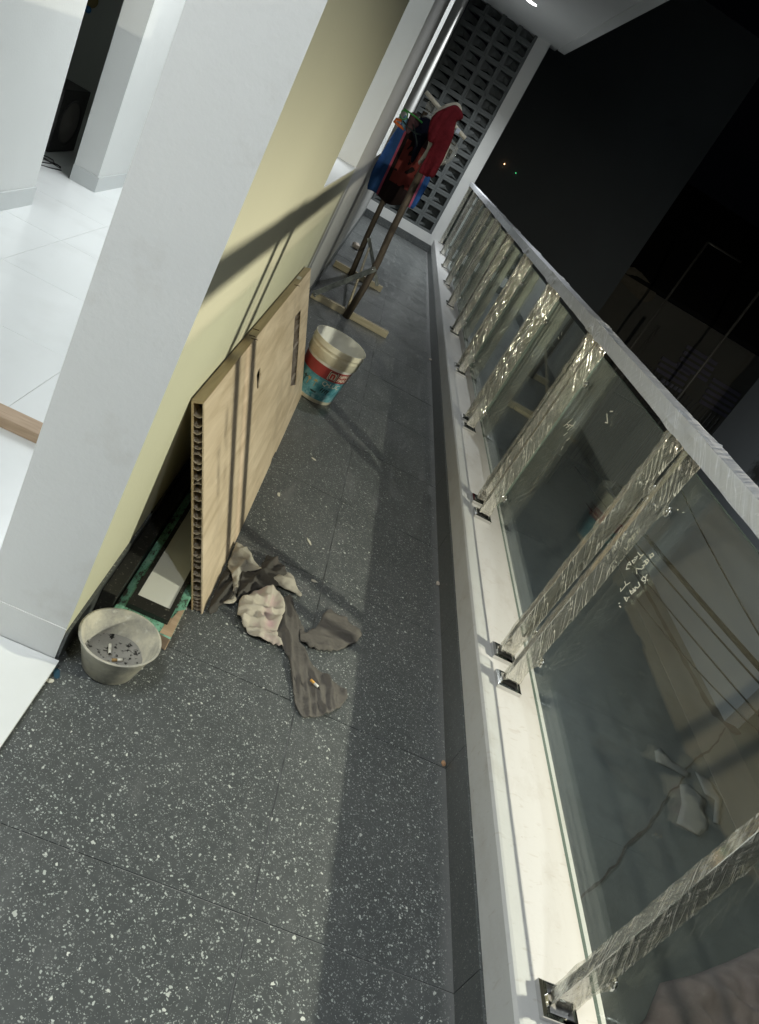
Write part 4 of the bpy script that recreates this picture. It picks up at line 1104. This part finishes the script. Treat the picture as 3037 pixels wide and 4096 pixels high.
og = mat('orange_plastic', (0.75, 0.16, 0.02), 0.35); gn = mat('green_plastic', (0.05, 0.32, 0.06), 0.35); dkp = mat('dark_green_plastic', (0.012, 0.035, 0.035), 0.35)
hanger('orange hanger sticking out at the left of the beach towel', [(-0.105, 0, 1.30), (-0.15, 0, 1.317), (-0.185, 0, 1.307), (-0.192, 0, 1.29), (-0.16, 0, 1.283), (-0.11, 0, 1.28)], 5.63, og, .010)
hanger('orange hanger pointing up behind the plum knit', [(-0.11, 0, 1.335), (-0.06, 0, 1.36), (-0.02, 0, 1.395), (0.0, 0, 1.398), (-0.002, 0, 1.375), (-0.04, 0, 1.345)], 5.66, og, .011)
hanger('bright green hanger with a round hook above the plum knit', [(-0.168, 0, 1.385), (-0.12, 0, 1.383), (-0.06, 0, 1.378), (-0.02, 0, 1.37)], 5.58, gn, .0055, arc(-0.152, 1.352, 0.026, PI * .9, -PI * .9, 16))
hanger('dark green hanger under the plum knit', [(-0.14, 0, 1.32), (-0.09, 0, 1.30), (-0.03, 0, 1.295), (0.01, 0, 1.305)], 5.585, dkp, .0045)
hanger('dark hanger slanting down to the maroon shirt', [(-0.07, 0, 1.335), (-0.03, 0, 1.295), (0.0, 0, 1.26), (0.02, 0, 1.23)], 5.57, dkp, .0035)
m = film('thin_carrier_film', 0.10, 0.8, 0.16)
bm = sheet([(-0.055, 1.505), (0.0, 1.50), (0.06, 1.47), (0.055, 1.42), (0.0, 1.43), (-0.05, 1.45)], lambda u, v, d: 0.02 * noise.noise(Vector((u * 30, v * 30, 1))), 0.012, lambda u, v, h: Vector((u, 5.60 - h, v)), 1)
obj('plastic_bag', bm, m, None, True, label='clear plastic bag hanging behind the white cross bar', cat='bag')
bm = sheet([(0.19, 1.36), (0.25, 1.38), (0.28, 1.33), (0.26, 1.24), (0.21, 1.20), (0.18, 1.25)], lambda u, v, d: 0.03 * noise.noise(Vector((u * 30, v * 30, 4))), 0.012, lambda u, v, h: Vector((u, 5.56 - h, v)), 1)
obj('plastic_bag', bm, m, None, True, label='clear plastic bag hanging below the right end of the white bar', cat='bag')
bm = bmesh.new(); box(bm, 0.196, 0.222, 5.43, 5.436, 1.425, 1.455, bevel=.002)
obj('cloth_tag', bm, mat('pale_blue_cloth', (0.5, 0.55, 0.68), 0.9), label='small pale tag showing below the shoulder of the maroon shirt', cat='tag')

# small litter on the floor
M['scrap'] = mat('paper_scrap', (0.55, 0.48, 0.42), 0.9)
def scrap(x, y, z, r, label, mt, sq=(1, 1, .7), name='paper_scrap', cat='litter'):
    bm = bmesh.new(); bmesh.ops.create_icosphere(bm, subdivisions=2, radius=r)
    for v_ in bm.verts:
        v_.co *= 1 + 0.35 * noise.noise(v_.co / r * 1.7 + Vector((x * 9, y, 0)))
        v_.co = Vector((v_.co.x * sq[0], v_.co.y * sq[1], v_.co.z * sq[2]))
    zmin = min(v_.co.z for v_ in bm.verts)
    bmesh.ops.translate(bm, verts=bm.verts, vec=(x, y, z - zmin + .0008))
    obj(name, bm, mt, None, False, label=label, cat=cat)
scrap(-0.07, 8.3, 0, 0.050, 'crumpled paper ball on the floor behind the clothes rack', M['scrap'])
scrap(0.838, 2.42, 0, 0.0075, 'tiny rusty scrap beside the kerb foot near the second post pair', M['scrap'], (1, 2, .5))
scrap(0.836, 1.50, 0, 0.007, 'tiny brown crumb at the kerb foot near the camera', mat('brown_crumb', (0.40, 0.24, 0.14), .9), (1, 1.5, .6))
scrap(0.835, 5.55, 0, 0.012, 'pale crumb at the kerb foot level with the clothes rack', M['scrap'], (1, 1.4, .5))
M['drop'] = mat('dried_plaster', (0.60, 0.58, 0.50), .8)
def chip(pts, label):
    bm = bmesh.new(); a = [bm.verts.new((x, y, 0.0008)) for x, y in pts]; b = [bm.verts.new((x, y, 0.0028)) for x, y in pts]
    n = len(a); bm.faces.new(b)
    for i in range(n): bm.faces.new((a[i], a[(i + 1) % n], b[(i + 1) % n], b[i]))
    obj('plaster_drip', bm, M['drop'], None, label=label, cat='litter')
def blob(cx, cy, rx, ry, rot=0, seed=0, n=14):
    return [(cx + math.cos(rot) * rx * (1 + .9 * noise.noise(Vector((math.cos(t) * 1.7, math.sin(t) * 1.7, seed)))) * math.cos(t) - math.sin(rot) * ry * math.sin(t),
             cy + math.sin(rot) * rx * math.cos(t) + math.cos(rot) * ry * (1 + .3 * noise.noise(Vector((math.cos(t), math.sin(t), seed + 3)))) * math.sin(t)) for t in [2 * PI * i / n for i in range(n)]]
chip(blob(0.135, 2.50, .006, .014, .2, 1), 'pale plaster drip on the floor in front of the slab')
chip(blob(0.22, 2.94, .006, .012, 1.2, 2), 'pale plaster fleck between the slab and the tile joint')
chip(blob(0.298, 2.28, .005, .022, .5, 4), 'long plaster smear beside the tile joint')
chip(blob(0.35, 2.06, .012, .006, .1, 5), 'flat plaster fleck left of the tile joint near the rags')
chip(blob(-0.186, 1.235, .010, .006, .6, 6), 'white plaster dot at the corner below the pillar')
m = mat('blue_paint_spill', (0.025, 0.07, 0.11), .5)
bm = bmesh.new(); bm.faces.new([bm.verts.new((x, y, 0.0012)) for x, y in blob(-0.184, 1.262, .009, .016, .4, 8)])
obj('paint_spill', bm, m, None, label='small blue paint stain on the floor at the pillar corner', cat='stain')

# ================================================================== THE YARD OUTSIDE
GZ = -3.0
m = mat('yard_concrete', (0.12, 0.13, 0.13), 0.8); g = N(m); p = g.pos(); q = g.sep(p)
c = g.mix(g.noise(p, 0.9, 5, .6), (0.075, 0.09, 0.095), (0.135, 0.15, 0.15))
c = g.mix(g.math('MULTIPLY', g.ramp(g.noise(p, 3.0, 5, .65), [(0.5, 0.0), (0.72, 1.0)]), 0.5), c, (0.06, 0.07, 0.07))
g.color(c); M['yard'] = m
bm = bmesh.new(); bm.faces.new([bm.verts.new(v) for v in ((-20, -40, GZ), (60, -40, GZ), (60, 60, GZ), (-20, 60, GZ))])
obj('yard_ground', bm, M['yard'], kind='structure')
M['pave'] = paint('brown_concrete', (0.165, 0.168, 0.162), 0.85, 0.4, (0.12, 0.11, 0.09), 1.2, (.5, .75))
obj('yard_path', B(6.52, 7.30, -6, 12.6, GZ - .02, GZ + 0.006), M['pave'], kind='structure')
bm = bmesh.new()
N_ = 60
edgeL = []; edgeR = []
for i in range(N_ + 1):
    y = 7.9 + (12.4 - 7.9) * i / N_
    x = 7.17 - (y - 7.8) * 0.07
    edgeL.append((x - .05 - .10 * abs(noise.noise(Vector((y * 2.5, 1, 0)))), y)); edgeR.append((x + .05 + .06 * noise.noise(Vector((y * 3, 5, 0))), y))
for i in range(N_):
    bm.faces.new([bm.verts.new((*q_, GZ + .011)) for q_ in (edgeL[i], edgeR[i], edgeR[i + 1], edgeL[i + 1])])
M['muck'] = paint('black_muck', (0.035, 0.03, 0.026), 0.9, 0.5, (0.10, 0.09, 0.08), 6, (.45, .65))
obj('gutter', bm, M['muck'], label='dirty black gutter line along the foot of the grey yard wall', cat='gutter')
# crack across the yard and the drain hole it starts from
pts = [(7.25, 7.75), (7.0, 7.42), (6.649, 7.014), (6.35, 6.75), (6.070, 6.433), (5.85, 6.10), (5.639, 5.905), (5.33, 5.50), (5.033, 5.143), (4.75, 4.86), (4.522, 4.552), (4.276, 4.294), (3.9, 3.9)]
bm = bmesh.new(); fine = []
for i in range(len(pts) - 1):
    for k in range(6):
        t = k / 6; a = Vector(pts[i]).lerp(Vector(pts[i + 1]), t); n_ = 0.014 * noise.noise(Vector((a.x * 5, a.y * 5, 2)))
        fine.append(Vector((a.x + n_, a.y - n_, GZ + 0.012)))
ra = []
for i, q_ in enumerate(fine):
    w = 0.008 + 0.022 * abs(noise.noise(Vector((i * .35, 4, 0))))
    ra.append((bm.verts.new(q_ + Vector((-w, w, 0)) * .7), bm.verts.new(q_ + Vector((w, -w, 0)) * .7)))
for i in range(len(ra) - 1): bm.faces.new((ra[i][0], ra[i][1], ra[i + 1][1], ra[i + 1][0]))
obj('ground_crack', bm, M['muck'], label='dark crack running across the yard concrete seen through the glass', cat='crack')
bm = bmesh.new(); bm.faces.new([bm.verts.new((x, y, GZ + .016)) for x, y in blob(7.33, 7.95, .16, .26, .5, 3, 20)])
obj('drain_hole', bm, M['muck'], label='dirty drain hole at the end of the yard gutter', cat='drain')
# pale sheets lying in the yard
M['sheet'] = paint('pale_grey_sheeting', (0.19, 0.20, 0.20), 0.8, 0.6)
def yard_sheet(o, label, mt, base=.008, name='plastic_sheet', cat='sheet', res=.06, crump=.012):
    bm = sheet(o, lambda u, v, d: GZ + .02 + base * (1 - math.exp(-d / .1)) + crump * (1 - 2.4 * abs(noise.noise(Vector((u * 1.6, v * 3.4, 2)))) + .4 * noise.noise(Vector((u * 9, v * 9, 2)))) * (1 - math.exp(-d / .12)), res, flat, 0, 3)
    ob = obj(name, bm, mt, None, True, label=label, cat=cat)
    s_ = ob.modifiers.new('thickness', 'SOLIDIFY'); s_.thickness = .01; s_.offset = 1
yard_sheet([(5.619, 6.489), (5.747, 6.602), (5.873, 6.460), (6.113, 6.393), (6.011, 6.283), (5.760, 6.312), (5.589, 6.319)], 'pale strip of sheeting on the yard above the crack', M['sheet'])
yard_sheet([(5.838, 6.097), (5.996, 6.172), (6.189, 6.046), (6.063, 5.850), (6.093, 5.756), (5.993, 5.556), (5.823, 5.408), (5.551, 5.453), (5.747, 5.789)], 'broad pale sheet on the yard below the crack', M['sheet'])
yard_sheet([(6.203, 6.467), (6.402, 6.440), (6.480, 6.180), (6.239, 5.740), (6.150, 5.728), (6.351, 6.121), (6.216, 6.145)], 'narrow bent pale sheet on the yard beside the broad one', M['sheet'])
m = cloth_mat('grey_pink_cloth', (0.28, 0.225, 0.225), 0.25, scale=5)
yard_sheet([(4.10, 2.95), (4.40, 3.20), (4.655, 3.54), (5.092, 3.75), (5.521, 3.99), (6.216, 4.40), (6.6, 3.3), (5.2, 2.2), (3.7, 2.2)], 'large grey pink cloth spread on the yard at the lower right', m, .05, 'tarpaulin', 'cloth', .05, .10)
bm = sheet([(5.80, 3.93), (5.64, 3.76), (5.46, 3.56), (5.36, 3.40), (5.631, 3.2), (6.2, 3.6)], lambda u, v, d: GZ + .50 + .06 * (1 - math.exp(-d / .1)), .08, flat, 1, 3)
m = mat('pale_blue_vinyl', (0.50, 0.54, 0.70), .6)
o = obj('pale_blue_sheet', bm, m, None, True, label='smooth pale blue sheet lying on the grey pink cloth', cat='sheet'); s_ = o.modifiers.new('thickness', 'SOLIDIFY'); s_.thickness = .35; s_.offset = -1
bm = bmesh.new(); beam(bm, (3.55, 12.2, -1.62), (4.02, 12.25, -1.66), 0.10, 0.05); obj('loose_plank', bm, M['batten'], label='pale plank on the low ledge seen through the far glass panes', cat='wood')

# grey wall facing the balcony across the yard
m = mat('grey_render', (0.27, 0.285, 0.29), 0.85); g = N(m); p = g.pos()
c = g.mix(g.noise(p, 0.8, 5, .6), (0.21, 0.225, 0.245), (0.27, 0.29, 0.315))
spot_ = g.n('ShaderNodeVectorMath', operation='DISTANCE'); g.l(p, spot_.inputs[0]); spot_.inputs[1].default_value = (7.30, 11.2, -0.28)
f = g.math('SUBTRACT', 1.0, g.math('MULTIPLY', g.math('ADD', spot_.outputs['Value'], g.math('MULTIPLY', g.noise(p, 9, 5, .7), 0.7)), 1.35))
g.color(g.mix(g.ramp(f, [(0.05, 0.0), (0.35, 0.85)]), c, (0.03, 0.028, 0.025)))
M['render'] = m
obj('yard_wall', B(7.30, 7.55, 7.9, 13.15, GZ, 4.0), M['render'], label='plain grey wall across the yard with a black mould stain', cat='wall')
# neighbour house wall and dark house with gate
M['nb'] = paint('neighbour_grey', (0.13, 0.145, 0.16), 0.85, 0.3, (0.02, 0.02, 0.02), .8)
obj('neighbour_wall', B(0.6, 4.45, 14.2, 14.4, GZ, 5.0), M['nb'], label='tall dim grey side wall of the neighbouring building', cat='wall')
M['darkwall'] = paint('old_dark_plaster', (0.17, 0.168, 0.155), 0.9, 0.6, (0.20, 0.19, 0.165), 1.5, (.42, .66))
oh = thing('old_house', 'dark old house behind the gate with patchy plaster and a black roof', 'house', (6.5, 16, GZ))
obj('wall', B(4.5, 12, 16.0, 16.2, GZ, 0.75), M['darkwall'], oh)
obj('parapet', B(4.46, 12, 15.85, 15.999, 0.55, 1.0), M['darkwall'], oh)
M['roof_black'] = mat('dark_roof', (0.012, 0.012, 0.012), .9)
bm = bmesh.new(); prism(bm, [(4.4, 15.8, 1.02), (12, 15.8, 1.02), (12, 19, 3.2), (4.4, 19, 3.2)], [(4.4, 15.8, 1.10), (12, 15.8, 1.10), (12, 19, 3.3), (4.4, 19, 3.3)]); obj('roof', bm, M['roof_black'], oh)
M['patch'] = paint('bare_plaster_patch', (0.24, 0.215, 0.17), 0.9, 0.6, (0.10, 0.09, 0.07), 3, (.4, .65))
bm = sheet([(4.85, 1.13), (5.10, 1.24), (5.75, 1.05), (5.78, 0.86), (5.62, 0.72), (5.2, 0.80), (4.92, 0.88)], lambda u, v, d: .03 + .03 * noise.noise(Vector((u * 5, v * 5, 0))), .05, lambda u, v, h: Vector((u, 15.84 - h, v)), 1)
obj('plaster_patch', bm, M['patch'], oh, False)
M['louvre'] = mat('grey_violet_louvre', (0.22, 0.21, 0.29), .5)
for (x0, x1, z0, n) in ((7.05, 7.85, 0.40, 4), (8.0, 8.75, 0.10, 5), (6.75, 7.5, -0.05, 3)):
    for k in range(n):
        obj('louvre_slat', B(x0 + .02 * k, x1 + .02 * k, 15.90, 15.94, z0 - k * .13, z0 - k * .13 + .075), M['louvre'], oh)
obj('pale_slat', B(6.9, 7.5, 15.6, 15.64, -.42, -.34), mat('pale_slat', (0.34, 0.33, 0.42), .5), oh)
gt = thing('yard_gate', 'dark metal gate of thin upright bars in front of the old house', 'gate', (7.3, 15, GZ))
M['bar'] = mat('dark_bar', (0.10, 0.10, 0.10), .5, .4)
for k in range(26):
    x = 6.0 + k * .105
    bm = bmesh.new(); tube(bm, [(x, 15.0, GZ + .1), (x, 15.0, -0.15 - .012 * k)], .011, 6); obj('gate_bar', bm, M['bar'], gt)
for z in (GZ + .3, -1.0):
    bm = bmesh.new(); beam(bm, (5.9, 15.0, z), (8.8, 15.0, z), .03, .04); obj('gate_rail', bm, M['bar'], gt)
M['pole_grey'] = mat('grey_steel_pole', (0.20, 0.19, 0.17), .5, .5)
tp = thing('tall_pole_frame', 'thin steel pole with a short top arm standing before the old house', 'pole', (5.0, 13.2, GZ))
bm = bmesh.new(); tube(bm, [(5.0, 13.2, GZ), (5.02, 13.2, 2.15)], .022, 8); obj('pole', bm, M['pole_grey'], tp, True)
bm = bmesh.new(); tube(bm, [(5.02, 13.2, 2.14), (5.75, 13.3, 2.16)], .016, 8); obj('top_arm', bm, M['pole_grey'], tp, True)
bm = bmesh.new(); tube(bm, [(6.35, 13.2, GZ), (6.30, 13.2, 3.2)], .026, 8)
obj('steel_pole', bm, M['pole_grey'], None, True, label='second thin steel pole, nearer the grey yard wall', cat='pole')
bm = bmesh.new(); tube(bm, [(5.35, 13.6, GZ), (5.35, 13.6, 0.62)], .035, 8)
obj('short_post', bm, M['pole_grey'], None, True, label='short thick post between the two thin poles', cat='post')

# overhead cables passing outside the railing
M['cable'] = mat('black_cable', (0.005, 0.005, 0.005), .95, 0, 0.02)
for lab, a, b, r in (('thick black cable passing outside the near glass pane', (3.4, 5.865, -.53), (3.2, 3.579, -.184), .020),
                  ('thin cable just below the thick black one', (3.6, 6.211, -.762), (3.4, 3.707, -.335), .007),
                  ('thin cable third from the top outside the glass', (3.9, 6.183, -1.039), (3.6, 3.728, -.549), .0065),
                  ('lowest thin cable outside the glass', (4.2, 5.331, -1.191), (4.1, 4.128, -.88), .006),
                  ('steep thin cable above the thick black one', (3.0, 4.733, .09), (2.8, 3.298, .104), .005)):
    a, b = Vector(a), Vector(b); d = b - a
    bm = bmesh.new()
    P = [a + d * (t + 0) - Vector((0, 0, 0.10 * (1 - ((t - .5) / 1.9) ** 2) - .10 * (1 - (.5 / 1.9) ** 2))) for t in [-1.2 + 3.2 * i / 24 for i in range(25)]]
    tube(bm, P, r, 8); obj('overhead_cable', bm, M['cable'], None, True, label=lab, cat='cable')

# two tiny lamps on the far neighbouring wall
for nm, col, x, z, r, st_ in (('orange', (1, .55, .25), 1.516, 1.543, .010, 5.0), ('green', (.1, .9, .3), 1.767, 1.517, .008, 1.2)):
    m = mat(nm + '_lamp', col); bs_ = m.node_tree.nodes['Principled BSDF']; bs_.inputs['Emission Color'].default_value = (*col, 1); bs_.inputs['Emission Strength'].default_value = st_
    t = thing('indicator_lamp', 'tiny %s lamp glowing on the far neighbouring wall' % nm, 'lamp', (x, 14.19, z))
    bm = bmesh.new(); bmesh.ops.create_uvsphere(bm, u_segments=10, v_segments=8, radius=r, matrix=Matrix.Translation((x, 14.165, z))); obj('bulb', bm, m, t, True)
    bm = bmesh.new(); tube(bm, [(x, 14.199, z), (x, 14.172, z)], r * 1.1, 8); obj('lamp_base', bm, M['dark_metal'], t, True)

# repeats share a group phrase
GR = {'rag': 'rags lying on the terrazzo floor', 'cigarette_end': 'cigarette ends', 'plaster_drip': 'plaster drips on the floor', 'overhead_cable': 'cables passing outside the railing',
      'plastic_sheet': 'pale sheets lying in the yard', 'panel_light': 'panel lights in the room', 'plastic_bag': 'clear plastic bags on the rack', 'indicator_lamp': 'tiny lamps on the neighbouring wall', 'paper_scrap': 'small scraps on the floor'}
for o in C.objects:
    if o.parent is None and 'group' not in o:
        k = o.name.split('.')[0]
        if k in GR: o['group'] = GR[k]
